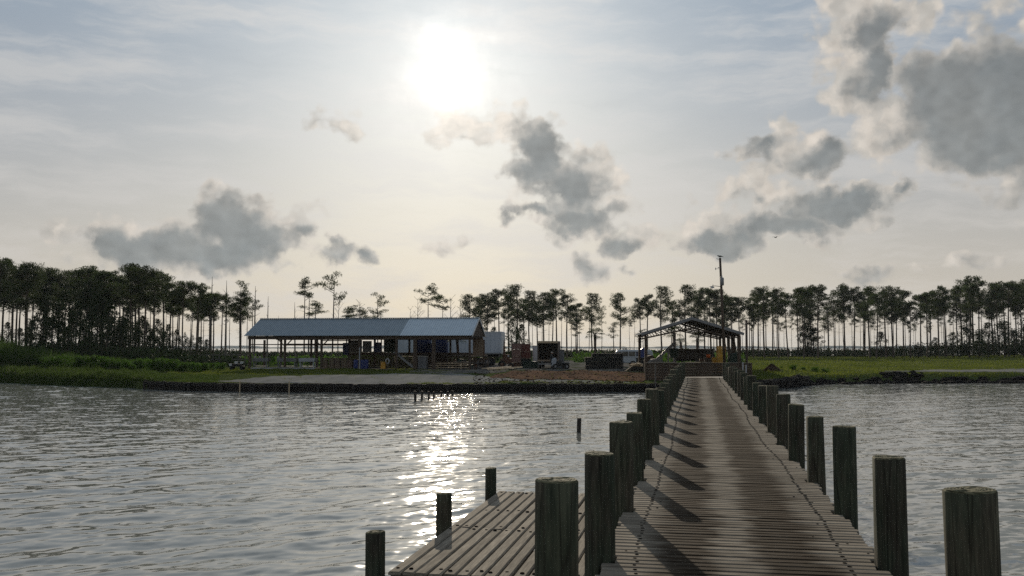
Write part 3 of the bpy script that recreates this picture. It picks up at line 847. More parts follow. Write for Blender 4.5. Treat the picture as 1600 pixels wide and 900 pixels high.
# ------------------------------------------------------------------ vegetation
def leaf_quads(cent, radii, n_each, length, width, rg, up=.3, fill=.55):
    """small leaf-sized quads scattered through ellipsoids round CENT (K,3) with half sizes RADII (K,3)"""
    K = len(cent)
    c = np.repeat(cent, n_each, 0); r_ = np.repeat(radii, n_each, 0)
    d = rg.normal(size=(K * n_each, 3)); d /= np.linalg.norm(d, axis=1)[:, None]
    p = c + d * r_ * (fill + (1 - fill) * rg.random((K * n_each, 1)) ** .5) * rg.uniform(.55, 1.0, (K * n_each, 1))
    a = rg.normal(size=(K * n_each, 3)); a[:, 2] += up; a += d * .7
    a /= np.linalg.norm(a, axis=1)[:, None]
    b_ = np.cross(a, rg.normal(size=(K * n_each, 3))); b_ /= np.linalg.norm(b_, axis=1)[:, None]
    L_ = length * rg.uniform(.6, 1.3, (K * n_each, 1)); W_ = width * rg.uniform(.6, 1.3, (K * n_each, 1))
    q = np.stack([p - b_ * W_ / 2, p + b_ * W_ / 2, p + b_ * W_ * .25 + a * L_, p - b_ * W_ * .25 + a * L_], 1)
    return q.reshape(-1, 3)

def limb(mb, p, q, r0, r1, n=5, sag=0.0, seg=3):
    p, q = Vector(p), Vector(q)
    pts = [p.lerp(q, t / seg) + Vector((0, 0, -sag * math.sin(math.pi * t / seg))) for t in range(seg + 1)]
    mb.tube(pts, [r0 + (r1 - r0) * t / seg for t in range(seg + 1)], n)

def pine(seed, H=16.0, start=.60, spread=2.6, nb=22, dense=1.0, flat=.5, r0=.19):
    rr = random.Random(seed); rg = np.random.default_rng(seed)
    lean = Vector((rr.uniform(-.03, .03), rr.uniform(-.03, .03), 0))
    bendx, bendy = rr.uniform(-.25, .25), rr.uniform(-.25, .25)
    def tp(t): return Vector((lean.x * H * t + bendx * math.sin(t * 3.1), lean.y * H * t + bendy * math.sin(t * 2.6), H * t))
    tr = MB()
    tr.tube([tp(t) for t in (-.03, 0, .03, .2, .4, .6, .75, .88, .97)], [r0 * k for k in (1.3, 1.25, 1.05, .92, .8, .64, .46, .25, .08)], 8)
    cent, rad = [], []
    top = tp(.95)
    cent.append(tuple(top + Vector((0, 0, .15)))); rad.append((.75, .75, .45))
    for i in range(nb):
        t = start + (1 - start) * (i + rr.random()) / nb * .97
        u = (t - start) / (1 - start)
        ext = spread * (.45 + .75 * math.sin(min(1, u * 1.15 + .12) * math.pi * .80)) * (1 - .55 * u ** 3) * rr.uniform(.55, 1.1)
        ang = rr.uniform(0, 6.283)
        rise = ext * rr.uniform(.15, .65)
        p = tp(t); q = p + Vector((math.cos(ang) * ext, math.sin(ang) * ext, rise))
        if q.z > H * 1.0: q.z = H * 1.0 - rr.random() * .5
        limb(tr, p, q, .05 * r0 / .19 + .015, .014, 4, ext * .05)
        for k in range(2 + (ext > 1.4)):
            f_ = 1.0 - k * .30 + rr.uniform(-.08, .08)
            c = p.lerp(q, f_) + Vector((rr.uniform(-.3, .3), rr.uniform(-.3, .3), rr.uniform(0, .35)))
            s_ = rr.uniform(.48, .95)
            cent.append(tuple(c)); rad.append((s_, s_, s_ * flat))
    for i in range(rr.randint(2, 6)):            # dead stubs below the crown
        t = rr.uniform(start * .55, start); ang = rr.uniform(0, 6.283); ext = rr.uniform(.5, 1.6)
        p = tp(t); limb(tr, p, p + Vector((math.cos(ang) * ext, math.sin(ang) * ext, rr.uniform(-.3, .4))), .028, .008, 4)
    cr = leaf_quads(np.array(cent), np.array(rad), int(46 * dense), .34, .085, rg, .5)
    return tr.mesh('pine_trunk', M['bark'], True), fast_mesh('pine_crown', cr, 4, M['needles']), H

def hammock_tree(seed, H=9.0):
    """broad dense evergreen of the understorey"""
    rr = random.Random(seed); rg = np.random.default_rng(seed)
    tr = MB(); tr.tube([(0, 0, -.3), (.05, 0, H * .3), (rr.uniform(-.3, .3), rr.uniform(-.3, .3), H * .8)], [.22, .17, .05], 7)
    cent, rad = [], []
    for i in range(46):
        t = rr.uniform(.08, 1.0); w = H * .30 * (math.sin(min(1, t * .92 + .15) * math.pi) ** .6)
        a = rr.uniform(0, 6.28); d_ = w * math.sqrt(rr.random())
        c = (math.cos(a) * d_, math.sin(a) * d_, H * t)
        s_ = rr.uniform(.6, 1.25)
        cent.append(c); rad.append((s_, s_, s_ * .75))
        if i % 3 == 0: limb(tr, (0, 0, max(.5, H * t - 1.2)), c, .05, .012, 4)
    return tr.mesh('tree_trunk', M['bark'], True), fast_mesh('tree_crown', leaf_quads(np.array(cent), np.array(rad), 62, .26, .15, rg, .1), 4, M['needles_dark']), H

def palm_tree(seed, H=4.5):
    rr = random.Random(seed)
    tr = MB(); b_ = rr.uniform(-.3, .3)
    tr.tube([(b_ * t * t, 0, H * t - .2) for t in (0, .25, .5, .75, 1.0)], [.2, .16, .15, .16, .19], 8)
    fr = MB(); top = Vector((b_, 0, H - .15))
    for i in range(26):
        a = rr.uniform(0, 6.28); e = rr.uniform(-.7, 1.35); L_ = rr.uniform(.9, 1.35)
        d_ = Vector((math.cos(a) * math.cos(e), math.sin(a) * math.cos(e), math.sin(e)))
        base = top + d_ * L_ * .45
        fr.tube([top, base], [.02, .015], 4)
        s_ = d_.cross(Vector((0, 0, 1))).normalized()
        for k in range(9):                       # the fan's fingers
            g = (k - 4) / 4
            dd = (d_ * math.cos(g * 1.15) + s_ * math.sin(g * 1.15)).normalized()
            tip = base + dd * L_ * (.72 - .15 * abs(g)) + Vector((0, 0, -.22 * L_))
            mid = base + dd * L_ * .42
            n_ = dd.cross(d_ if abs(g) > .1 else s_).normalized() if abs(g) > .1 else d_.cross(s_)
            w_ = s_ * .035 if abs(g) < .5 else (d_ * .035)
            fr.add([base, mid + w_, tip, mid - w_], [(0, 1, 2, 3)])
    return tr.mesh('palm_trunk', M['bark'], True), fr.mesh('palm_fronds', M['palm']), H

def snag_mesh(seed, H=10.0, nb=8):
    rr = random.Random(seed); tr = MB()
    b_ = rr.uniform(-.25, .25)
    tr.tube([(b_ * t, 0, H * t) for t in (-.03, 0, .3, .6, .85, 1.0)], [.16, .15, .12, .085, .05, .02], 7)
    for i in range(nb):
        t = rr.uniform(.45, .97); a = rr.uniform(0, 6.28); e = rr.uniform(.5, 1.8) * (1.15 - t)
        p = Vector((b_ * t, 0, H * t)); limb(tr, p, p + Vector((math.cos(a) * e, math.sin(a) * e, e * rr.uniform(.4, 1.2))), .03, .008, 4)
    return tr.mesh('dead_tree', M['snag'], True)

def bare_mesh(seed, H=8.0):
    """leafless sapling with fine twigs"""
    rr = random.Random(seed); tr = MB()
    tr.tube([(0, 0, -.2), (.05, 0, H * .5), (rr.uniform(-.3, .3), 0, H)], [.08, .06, .012], 6)
    for i in range(26):
        t = rr.uniform(.35, .97); a = rr.uniform(0, 6.28); e = rr.uniform(.6, 2.0) * (1.25 - t)
        p = Vector((.05 * t, 0, H * t)); q = p + Vector((math.cos(a) * e, math.sin(a) * e, e * rr.uniform(.6, 1.4)))
        limb(tr, p, q, .022, .007, 4)
        for k in range(3):
            a2 = a + rr.uniform(-1, 1); e2 = e * .4; p2 = p.lerp(q, rr.uniform(.4, .9))
            limb(tr, p2, p2 + Vector((math.cos(a2) * e2, math.sin(a2) * e2, e2 * rr.uniform(.3, 1.2))), .010, .004, 3, 0, 1)
    return tr.mesh('bare_tree', M['snag'], True)

FULL = [pine(20 + i, 16, st, sp, nb, dn, min(.75, fl + .12)) for i, (st, sp, nb, dn, fl) in enumerate([(.60, 2.5, 26, 1.15, .55), (.56, 2.9, 30, 1.1, .5), (.64, 2.3, 24, 1.2, .55), (.52, 2.6, 32, 1.05, .55), (.66, 2.9, 24, 1.2, .42), (.58, 2.1, 26, 1.1, .6), (.70, 2.6, 20, 1.25, .42), (.48, 2.4, 34, 1.0, .6)])]
THIN = [pine(60 + i, 16, st, sp, nb, dn, fl, .12) for i, (st, sp, nb, dn, fl) in enumerate([(.74, 1.4, 10, .9, .5), (.66, 1.5, 12, .8, .5), (.80, 1.2, 9, 1.0, .5), (.70, 1.7, 11, .75, .45)])]
SPARSE = [pine(80 + i, 14, st, sp, nb, dn, fl, .15) for i, (st, sp, nb, dn, fl) in enumerate([(.62, 2.0, 9, .8, .4), (.72, 2.4, 9, 1.1, .35), (.55, 1.8, 11, .8, .45)])]
DENSE = [hammock_tree(40 + i) for i in range(4)]
PALMS = [palm_tree(50 + i) for i in range(3)]
SNAGS = [snag_mesh(30 + i) for i in range(3)]
BARES = [bare_mesh(36 + i) for i in range(3)]

def plant(pack, name, parts, px, py_top, Y, label, cat, group=None, wide=1.0):
    """a tree whose foot is on the ground at bearing px and distance Y, as tall as its top in the photograph"""
    trunk, crown, H = pack
    x = xat(px, Y); g = gz(px, Y)
    h = zat(py_top, Y) - g
    k = h / H
    root = thing(name, label, cat, (x, Y, g), random.uniform(0, 6.28), group)
    root.scale = (k * wide, k * wide, k)
    link_mesh(parts[0], trunk, root); link_mesh(parts[1], crown, root)
    return root

def plant_single(me, H, name, px, py_top, Y, label, cat, group=None):
    x = xat(px, Y); g = gz(px, Y)
    o = link_mesh(name, me); o.location = (x, Y, g); k = (zat(py_top, Y) - g) / H
    o.scale = (k, k, k); o.rotation_euler = (0, 0, random.uniform(0, 6.28))
    return tag(o, label, cat, group)

PT = ('trunk', 'crown')
def stand(xs, ys, n, Y0, Y1, label, group, thin=.3, jit=10, drop=25, packs=None, wide=1.0):
    """N pines spread along a skyline XS, YS"""
    pxs = np.linspace(xs[0], xs[-1], n) + rng.uniform(-.5, .5, n) * (xs[-1] - xs[0]) / n * 1.4
    for px in pxs:
        Y = random.uniform(Y0, Y1)
        ytop = float(np.interp(px, xs, ys)) + abs(random.gauss(0, 1)) * jit
        t_ = random.random() < thin
        if t_: ytop += random.uniform(0, drop)
        lab, grp = (label[1], group[1]) if t_ else (label[0], group[0])
        plant(random.choice(THIN if t_ else (packs or FULL)), 'pine_tree', PT, float(px), ytop, Y, lab, 'tree', grp, wide * random.uniform(.85, 1.15))

LX = [-230, -120, -40, 0, 40, 75, 105, 130, 160, 180, 205, 240, 270, 300, 335]
LY = [395, 400, 404, 403, 411, 419, 424, 416, 424, 428, 412, 420, 434, 442, 454]
stand(LX, LY, 50, 128, 172, ('tall full pine in the dense dark stand behind the green reeds', 'slim pine among the dense dark stand behind the green reeds'), ('full pines behind the reeds', 'slim pines behind the reeds'), .22, 6, 28, None, 1.05)
stand([-230, -120, 0, 60, 120, 200, 260, 335], [412, 418, 420, 430, 432, 434, 450, 468], 44, 165, 195, ('tall full pine in the dense dark stand behind the green reeds', 'slim pine among the dense dark stand behind the green reeds'), ('full pines behind the reeds', 'slim pines behind the reeds'), .45, 8, 22, None, 1.0)
stand([300, 345, 392], [450, 458, 452], 9, 140, 170, ('pine at the thinning end of the stand beside the open shed', 'slim pine at the thinning end of the stand beside the open shed'), ('pines beside the open shed', 'slim pines beside the open shed'), .65, 6, 14)
# evergreen understorey on the bank behind the reeds
for px, yt, Y in ((-190, 470, 125), (-120, 480, 122), (-60, 474, 124), (-15, 512, 120), (30, 515, 118), (62, 478, 121), (90, 470, 120), (118, 478, 118), (150, 455, 128), (168, 470, 122), (190, 498, 118), (212, 506, 120), (235, 515, 122), (262, 508, 126), (288, 520, 128), (312, 528, 130), (70, 462, 134), (98, 455, 132), (132, 448, 136), (158, 468, 130), (178, 478, 134), (200, 482, 132), (222, 492, 136), (245, 500, 134), (110, 490, 116), (80, 498, 116), (130, 500, 115), (165, 502, 116), (185, 512, 116), (45, 515, 112), (140, 520, 112), (105, 512, 110), (0, 520, 112), (-45, 515, 112), (10, 505, 132), (48, 498, 130), (250, 512, 124), (275, 516, 130), (300, 524, 128), (322, 532, 126), (228, 506, 130), (195, 488, 126)):
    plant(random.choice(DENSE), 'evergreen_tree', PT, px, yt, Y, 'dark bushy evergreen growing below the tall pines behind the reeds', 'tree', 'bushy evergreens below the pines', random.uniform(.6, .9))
# lone pines and snags over the long open shed
LONE = [(475, 437, 150, 1, 'thin pine with small crown beside a broken snag above the metal roof'), (519, 427, 148, 0, 'tallest lone pine with wide bare arms above the metal roof'),
        (590, 459, 165, 0, 'ragged lone pine with stepped crown above the middle of the metal roof'), (668, 448, 170, 1, 'lone round-headed pine above the paler half of the metal roof'),
        (692, 462, 175, 1, 'smaller umbrella pine next to the lone round-headed pine'), (376, 441, 150, 2, 'slim ragged pine just past the end of the metal roof'), (394, 466, 155, 0, 'low ragged pine close to the corner of the metal roof')]
for px, yt, Y, k, lab in LONE:
    plant(SPARSE[k], 'pine_tree', PT, px, yt, Y, lab, 'tree', None, .9)
for px, yt, lab in ((492, 474, 'squat bushy pine leaning against the snag above the metal roof'), (541, 480, 'low dark pine tuft over the ridge of the metal roof, beside the tallest lone pine'), (562, 484, 'low flat pine crown over the ridge of the metal roof'), (596, 485, 'dark low pine crown under the ragged lone pine')):
    plant(random.choice(SPARSE), 'pine_tree', PT, px, yt, 185, lab, 'tree', None, 1.5)
for i, (px, yt, lab) in enumerate(((397, 447, 'bare dead snag just beyond the corner of the metal roof'), (417, 463, 'bare dead snag standing over the low end of the metal roof'), (461, 472, 'leaning broken snag over the metal roof'), (482, 456, 'thick blackened snag beside the thin pine over the metal roof'), (328, 432, 'tall bare dead snag above the edge of the dark stand'), (352, 438, 'forked bare dead snag at the edge of the dark stand'), (434, 493, 'short dead stub poking above the ridge of the metal roof'))):
    plant_single(SNAGS[i % 3], 10.0, 'dead_tree', px, yt, 150, lab, 'tree')
for i, (px, yt, lab) in enumerate(((528, 468, 'leafless sapling next to the tallest lone pine'), (562, 470, 'leafless sapling standing over the low flat pine crown'), (652, 466, 'leafless sapling to one side of the lone round-headed pine'), (704, 464, 'leafless sapling between the umbrella pine and the stand'), (720, 474, 'leafless sapling at the edge of the pine stand'), (640, 482, 'small leafless sapling above the paler half of the metal roof'))):
    plant_single(BARES[i % 3], 8.0, 'bare_tree', px, yt, 175, lab, 'tree')
# the middle stand behind the trailer and the trucks
MXY = [(733, 461, 205), (762, 461, 210), (780, 454, 215), (806, 446, 205), (828, 455, 212), (850, 458, 208), (870, 454, 214), (886, 461, 206), (752, 466, 220), (795, 462, 225), (818, 468, 222), (840, 470, 225), (862, 468, 226), (900, 475, 218)]
for px, yt, Y in MXY:
    plant(random.choice(FULL), 'pine_tree', PT, px, yt, Y, 'tall pine in the stand behind the white trailer and box truck', 'tree', 'pines behind the trailer and box truck', random.uniform(1.0, 1.2))
for px, yt, Y in ((745, 478, 226), (772, 476, 228), (788, 486, 222), (812, 484, 230), (833, 486, 228), (847, 480, 231), (857, 486, 228), (877, 484, 230), (893, 488, 228), (906, 496, 224)):
    plant(random.choice(THIN), 'pine_tree', PT, px, yt, Y, 'slim pine trunk with small crown behind the white trailer and box truck', 'tree', 'slim pines behind the trailer and box truck')
for px, yt, Y, lab in ((926, 459, 205, 'dense-crowned pine standing alone behind the stack of dark cages'), (969, 459, 203, 'spreading pine standing alone behind the parked van'), (1001, 468, 212, 'pine just beside the peak-roofed shed, beyond the van'), (1035, 448, 208, 'tall pine with a domed crown over the low slope of the peak-roofed shed'), (1012, 462, 215, 'pine with a ragged crown at the eave of the peak-roofed shed'), (1072, 446, 208, 'umbrella-topped pine rising from behind the peak of the shed roof'), (1050, 472, 218, 'smaller pine between the domed pine and the umbrella-topped pine')):
    plant(random.choice(FULL), 'pine_tree', PT, px, yt, Y, lab, 'tree', None, 1.05)
for px, yt, Y, lab in ((901, 500, 190, 'young sparse pine in the gap between box truck and cage stack'), (960, 505, 185, 'bushy young pine behind the cage stack and van'), (1005, 515, 180, 'small straggly pine by the corner post of the peak-roofed shed')):
    plant(SPARSE[2], 'pine_tree', PT, px, yt, Y, lab, 'tree', None, 1.5)
for px, yt, Y in ((940, 485, 214), (985, 500, 220), (990, 492, 222), (920, 480, 220), (1088, 478, 222), (1062, 482, 224)):
    plant(random.choice(THIN), 'pine_tree', PT, px, yt, Y, 'slim pine standing between the trailer yard and the peak-roofed shed', 'tree', 'slim pines between yard and shed')
# the long stand on the grass side
RX = [1095, 1120, 1140, 1180, 1214, 1240, 1280, 1310, 1335, 1370, 1400, 1440, 1470, 1500, 1532, 1560, 1600, 1680, 1780]
RY = [452, 452, 464, 447, 449, 457, 440, 450, 440, 452, 443, 456, 446, 444, 426, 444, 436, 438, 440]
stand(RX, RY, 66, 196, 236, ('tall pine in the long stand beyond the open lawn', 'slim bare-stemmed pine in the long stand beyond the open lawn'), ('pines beyond the lawn', 'slim pines beyond the lawn'), .08, 9, 20, None, 1.05)
stand(RX, [y + 22 for y in RY], 92, 225, 258, ('tall pine in the long stand beyond the open lawn', 'slim bare-stemmed pine in the long stand beyond the open lawn'), ('pines beyond the lawn', 'slim pines beyond the lawn'), .93, 8, 24)
for px, yt, Y in ((1262, 503, 215), (1272, 510, 212), (1377, 520, 205), (1515, 500, 190), (1545, 505, 188), (1570, 500, 190), (1600, 498, 190), (1640, 500, 190), (1490, 520, 188), (1462, 528, 190), (1435, 535, 195), (1530, 520, 182), (1585, 518, 182)):
    plant(random.choice(DENSE), 'evergreen_tree', PT, px, yt, Y, 'low bushy evergreen under the pines beyond the open lawn', 'tree', 'bushy evergreens beyond the lawn', 1.2)
for px, yt, Y, lab in ((772, 512, 118, 'bushy dark evergreen just behind the roof of the white trailer'), (800, 500, 122, 'leafy evergreen behind the red stacked boxes'), (815, 508, 124, 'second leafy evergreen behind the red stacked boxes, nearer the truck'), (758, 506, 128, 'dark evergreen over the gable end of the long shed')):
    plant(random.choice(DENSE), 'evergreen_tree', PT, px, yt, Y, lab, 'tree', None, .75)
for i, (px, yt, Y, lab) in enumerate(((1054, 518, 128, 'cabbage palm with ragged head seen under the peak-roofed shed, by the sloping conveyor'), (1089, 527, 130, 'slender cabbage palm seen under the middle of the peak-roofed shed'), (1066, 534, 132, 'low fan palm between the two cabbage palms under the shed roof'), (930, 521, 130, 'cabbage palm rising behind the stack of dark cages'), (716, 526, 104, 'small palm seen past the last bay of the long shed'), (788, 545, 128, 'short palm behind the white trailer end'))):
    plant(PALMS[i % 3], 'palm_tree', ('trunk', 'fronds'), px, yt, Y, lab, 'palm', None, 1.3)

# ---- shrubs, one by one
def shrub_mesh(seed, rx=1.3, h=1.7, me=None):
    rr = random.Random(seed); rg = np.random.default_rng(seed)
    cent = [(rr.uniform(-rx, rx) * .8, rr.uniform(-rx, rx) * .6, h * rr.uniform(.12, .85)) for _ in range(26)]
    rad = [(s_, s_, s_ * .8) for s_ in (rr.uniform(.3, .55) for _ in range(26))]
    return fast_mesh('shrub', leaf_quads(np.array(cent), np.array(rad), 75, .15, .08, rg, .4), 4, me or M['shrub'])
SHR = [shrub_mesh(i) for i in range(4)]
for i, px in enumerate(np.linspace(70, 345, 22)):
    Y = random.uniform(88, 95); yt = float(np.interp(px, [70, 130, 180, 250, 345], [555, 556, 559, 561, 566])) + random.uniform(-3, 3)
    plant_single(random.choice(SHR), 1.75, 'shrub', float(px), yt, Y, 'bright green round shrub in the row behind the marsh grass', 'shrub', 'shrubs behind the marsh grass')
for i, px in enumerate(np.linspace(1205, 1290, 6)):
    plant_single(random.choice(SHR), 1.75, 'shrub', float(px), 571 + random.uniform(-3, 5), random.uniform(84, 92), 'leafy green weed clump on the bank past the dirt mound', 'shrub', 'weed clumps past the dirt mound')

# ---- what nobody could count: blades and underbrush
def blades(name, n, pxf, Yf, hf, w, m, lean=.35, seed=3):
    rg = np.random.default_rng(seed)
    px = pxf(rg, n); Y = Yf(rg, px)
    X = (px - 800) / F * Y; Z = ground_z(px, Y) - .03
    h = hf(rg, px, Y) * (.72 + .28 * np.sin(X * 1.9 + 2 * np.sin(Y * .7)) * np.sin(X * .83 + Y * .9) + .22 * np.sin(X * 4.7 + Y * 1.3))
    ok = h > .02
    px, Y, X, Z, h = px[ok], Y[ok], X[ok], Z[ok], h[ok]; n = len(px)
    a = rg.uniform(0, 2 * np.pi, n); ww = w * (Y / 90) * rg.uniform(.6, 1.4, n)
    dx, dy = np.cos(a) * ww / 2, np.sin(a) * ww / 2
    lx, ly = rg.normal(0, lean, n) * h, rg.normal(0, lean, n) * h
    p0 = np.stack([X - dx, Y - dy, Z], -1); p1 = np.stack([X + dx, Y + dy, Z], -1)
    p2 = np.stack([X + lx + dx * .3, Y + ly + dy * .3, Z + h], -1); p3 = np.stack([X + lx - dx * .3, Y + ly - dy * .3, Z + h], -1)
    o = link_mesh(name, fast_mesh(name, np.stack([p0, p1, p2, p3], 1).reshape(-1, 3), 4, m))
    return tag(o, None, None, None, 'stuff')

blades('marsh_grass', 70000, lambda g, n: g.uniform(-420, 345, n), lambda g, px: shore(px) - .8 + g.uniform(0, 1, len(px)) ** 1.0 * np.interp(px, [150, 345], [13, 17]),
       lambda g, px, Y: g.uniform(.3, .75, len(px)) * np.interp(px, [60, 225, 262, 345], [1, .8, .38, .18]), .06, M['marsh'], .3, 3)
blades('reeds', 60000, lambda g, n: g.uniform(-420, 330, n), lambda g, px: g.uniform(92, 112, len(px)),
       lambda g, px, Y: g.uniform(.55, 1.0, len(px)) * np.interp(px, [-300, 0, 60, 100, 200, 330], [3.1, 2.9, 2.3, 1.7, 1.1, .5]), .07, M['reed'], .16, 4)
blades('lawn_grass', 110000, lambda g, n: g.uniform(1150, 1900, n), lambda g, px: shore(px) + 1.5 + (240 - shore(px)) * g.uniform(0, 1, len(px)) ** 1.5,
       lambda g, px, Y: g.uniform(.06, .26, len(px)) * np.where((px > 1380) & (Y > 86) & (Y < np.interp(px, [1400, 1600], [90, 97])), .12, 1.0) * np.where((px > 1160) & (px < 1245) & (Y < 84), 1.5, 1.0), .05, M['lawn'], .5, 6)
blades('yard_grass', 42000, lambda g, n: g.uniform(262, 800, n), lambda g, px: np.where(g.random(len(px)) < .84, g.uniform(82, 99, len(px)), g.uniform(0, 1, len(px)) * 1.6 + shore(px) + .3),
       lambda g, px, Y: g.uniform(.05, .20, len(px)) * np.where(Y > 80, np.interp(px, [300, 640, 720, 800], [1, 1, .4, 0]), np.interp(px, [262, 330, 420, 600, 640, 1000], [.6, .5, .0, .0, .45, .5])), .045, M['lawn'], .5, 7)
blades('bank_grass', 3500, lambda g, n: g.uniform(640, 1010, n), lambda g, px: shore(px) + .3 + g.uniform(0, 1, len(px)) * np.interp(px, [700, 800, 900, 1010], [1.2, 2.2, 4.2, 2.5]),
       lambda g, px, Y: g.uniform(.05, .17, len(px)), .045, M['lawn'], .5, 8)

def brush(name, spots, m, n_each=60, seed=9):
    rg = np.random.default_rng(seed)
    o = link_mesh(name, fast_mesh(name, leaf_quads(np.array([s_[:3] for s_ in spots]), np.array([s_[3] for s_ in spots]), n_each, .42, .22, rg, .5), 4, m))
    return tag(o, None, None, None, 'stuff')
sp = []
for px in np.arange(-300, 1900, 3.2):
    for Y in (226, 238, 250):
        h = np.interp(px, [-300, 330, 400, 700, 900, 1165, 1350, 1400, 1500, 1600, 1900], [2.2, 2.0, 1.1, 1.2, 1.7, 1.9, 2.0, 2.8, 3.8, 4.2, 4.2]) * random.uniform(.7, 1.15)
        g = gz(px, Y); sp.append(((px - 800) / F * Y + random.uniform(-.5, .5), Y + random.uniform(-4, 4), g + h * .4, (random.uniform(.7, 1.3), 1.2, h * .6)))
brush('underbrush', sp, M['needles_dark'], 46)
sp = []
for px in np.arange(900, 1160, 3.5):
    Y = random.uniform(132, 150); g = gz(px, Y); h = random.uniform(1.0, 1.9)
    sp.append(((px - 800) / F * Y, Y, g + h * .4, (random.uniform(.5, .9), .8, h * .6)))
for px in np.arange(300, 760, 3.5):
    Y = random.uniform(118, 130); g = gz(px, Y); h = random.uniform(.6, 1.3)
    sp.append(((px - 800) / F * Y, Y, g + h * .4, (random.uniform(.5, .9), .8, h * .6)))
brush('yard_scrub', sp, M['shrub'], 46, 10)
sp = []
for px in np.arange(-300, 380, 3.0):
    Y = random.uniform(108, 122); g = gz(px, Y); h = random.uniform(1.2, 2.4) * np.interp(px, [-300, 250, 380], [1.3, 1.2, .5])
    sp.append(((px - 800) / F * Y, Y, g + h * .4, (random.uniform(.6, 1.0), .9, h * .6)))
brush('bank_scrub', sp, M['needles_dark'], 60, 12)
# dark rubble along the far bank, clods and stones nobody could count
mb = MB()
for i in range(420):
    px = random.uniform(1225, 1760); s0 = float(shore(px))
    Y = s0 + random.uniform(-1.8, 1.2) + (random.uniform(0, 2.4) if 1380 < px < 1440 else 0)
    r_ = random.uniform(.10, .30) * (1.15 if 1380 < px < 1440 else 1)
    z = max(-.05, gz(px, Y)) + r_ * .2
    b0 = len(mb.v); mb.ball(((px - 800) / F * Y, Y, z), (r_ * random.uniform(1, 2.4), r_ * 1.2, r_ * random.uniform(.5, .9)), 7, 4)
    for k in range(b0, len(mb.v)):
        x, y, z = mb.v[k]; mb.v[k] = (x + random.uniform(-.07, .07), y + random.uniform(-.07, .07), z + random.uniform(-.06, .06))
tag(mb.build('rubble', M['rock']), None, None, None, 'stuff')

# scraps, shell and weeds over the yard and the mulch
rg = np.random.default_rng(21)
n = 900; px = rg.uniform(740, 1060, n); Y = shore(px) + .4 + rg.uniform(0, 1, n) ** 1.4 * 34
Z = ground_z(px, Y) + .03; X = (px - 800) / F * Y
mb = MB()
for x, y, z in zip(X, Y, Z):
    s_ = random.uniform(.02, .07); mb.box((x, y, z + s_ * .3), (s_ * random.uniform(1, 2.5), s_ * random.uniform(1, 3), s_ * .8), (random.uniform(-.3, .3), random.uniform(-.3, .3), random.uniform(0, 3)))
tag(mb.build('yard_debris', M['dirt']), None, None, None, 'stuff')
blades('yard_weeds', 7000, lambda g, n: g.uniform(340, 1060, n), lambda g, px: shore(px) + .5 + g.uniform(0, 1, len(px)) ** .8 * 32,
       lambda g, px, Y: g.uniform(.04, .20, len(px)) * (np.sin(px * .13 + Y * .6) * np.sin(px * .047 - Y * .35) > .25), .05, M['lawn'], .6, 23)
# ------------------------------------------------------------------ seawalls
def seawall(name, pts, top, label):
    """dark vertical boards behind a cap, with round piles; PTS in px, Y"""
    root = thing(name, label, 'seawall', (0, 0, 0))
    P = [Vector(((px - 800) / F * Y, Y, 0)) for px, Y in pts]
    bd, cap, pl = MB(), MB(), []
    acc = 0
    for a, b_ in zip(P[:-1], P[1:]):
        d_ = b_ - a; L_ = d_.length; d_.normalize(); nrm = Vector((d_.y, -d_.x, 0))
        n = max(1, int(L_ / .28))
        for i in range(n):
            p, q = a + d_ * (L_ * i / n), a + d_ * (L_ * (i + .94) / n)
            o_ = nrm * random.uniform(-.015, .015); t_ = top + random.uniform(-.05, .02)
            bd.add([p + o_ - Vector((0, 0, 1.5)), q + o_ - Vector((0, 0, 1.5)), q + o_ + Vector((0, 0, t_)), p + o_ + Vector((0, 0, t_)),
                    p + o_ - nrm * .07 - Vector((0, 0, 1.5)), q + o_ - nrm * .07 - Vector((0, 0, 1.5)), q + o_ - nrm * .07 + Vector((0, 0, t_)), p + o_ - nrm * .07 + Vector((0, 0, t_))],
                   [(0, 1, 2, 3), (5, 4, 7, 6), (3, 2, 6, 7), (1, 5, 6, 2), (4, 0, 3, 7), (0, 4, 5, 1)])
        cap.beam(a + nrm * .06 + Vector((0, 0, top - .16)), b_ + nrm * .06 + Vector((0, 0, top - .16)), .10, .20)
        k = 0.0
        while k < L_:
            pl.append(a + d_ * k + nrm * .2); k += 2.4
    bd.build('wall_boards', M['tar'], root); cap.build('waler_beam', M['tar'], root)
    for p in pl[:100]:
        t_ = top + random.uniform(-.12, .05)
        MB().tube([(p.x, p.y, -1.5), (p.x, p.y, t_ - .02), (p.x, p.y, t_)], [.11, .11, .09], 8).build('wall_pile', M['tar'], root, True)
    return root
seawall('seawall', [(px, float(shore(px)) - .12) for px in (232, 262, 300, 350, 400, 500, 600, 700, 800, 900, 1040, 1080)], .60, 'long dark timber seawall along the sandy shore below the open shed')
seawall('seawall', [(px, float(shore(px)) - .12) for px in (1120, 1160, 1200, 1225, 1245, 1262)], .74, 'short black timber seawall angling away below the grassy bank past the boardwalk')
seawall('seawall', [(230, 69.9), (226, 74), (240, 79), (262, 82)], .72, 'low black wall end curling inland through the marsh grass')
for px, h in ((375, .32), (452, .34), (1024, 1.4)):
    Y = float(shore(px)) - .5
    o = MB().tube([(0, 0, -1), (0, 0, .62 + h * .4 if h < 1 else 1.9)], .045, 6).build('stake', M['lumber'] if h < 1 else M['timber_grey'])
    o.location = (xat(px, Y), Y, 0)
    tag(o, {375: 'pale thin stake against the dark seawall, nearer its grassy end', 452: 'pale thin stake against the dark seawall, below the grey bins', 1024: 'thin grey stake standing tall by the seawall next to the boardwalk'}[px], 'stake')

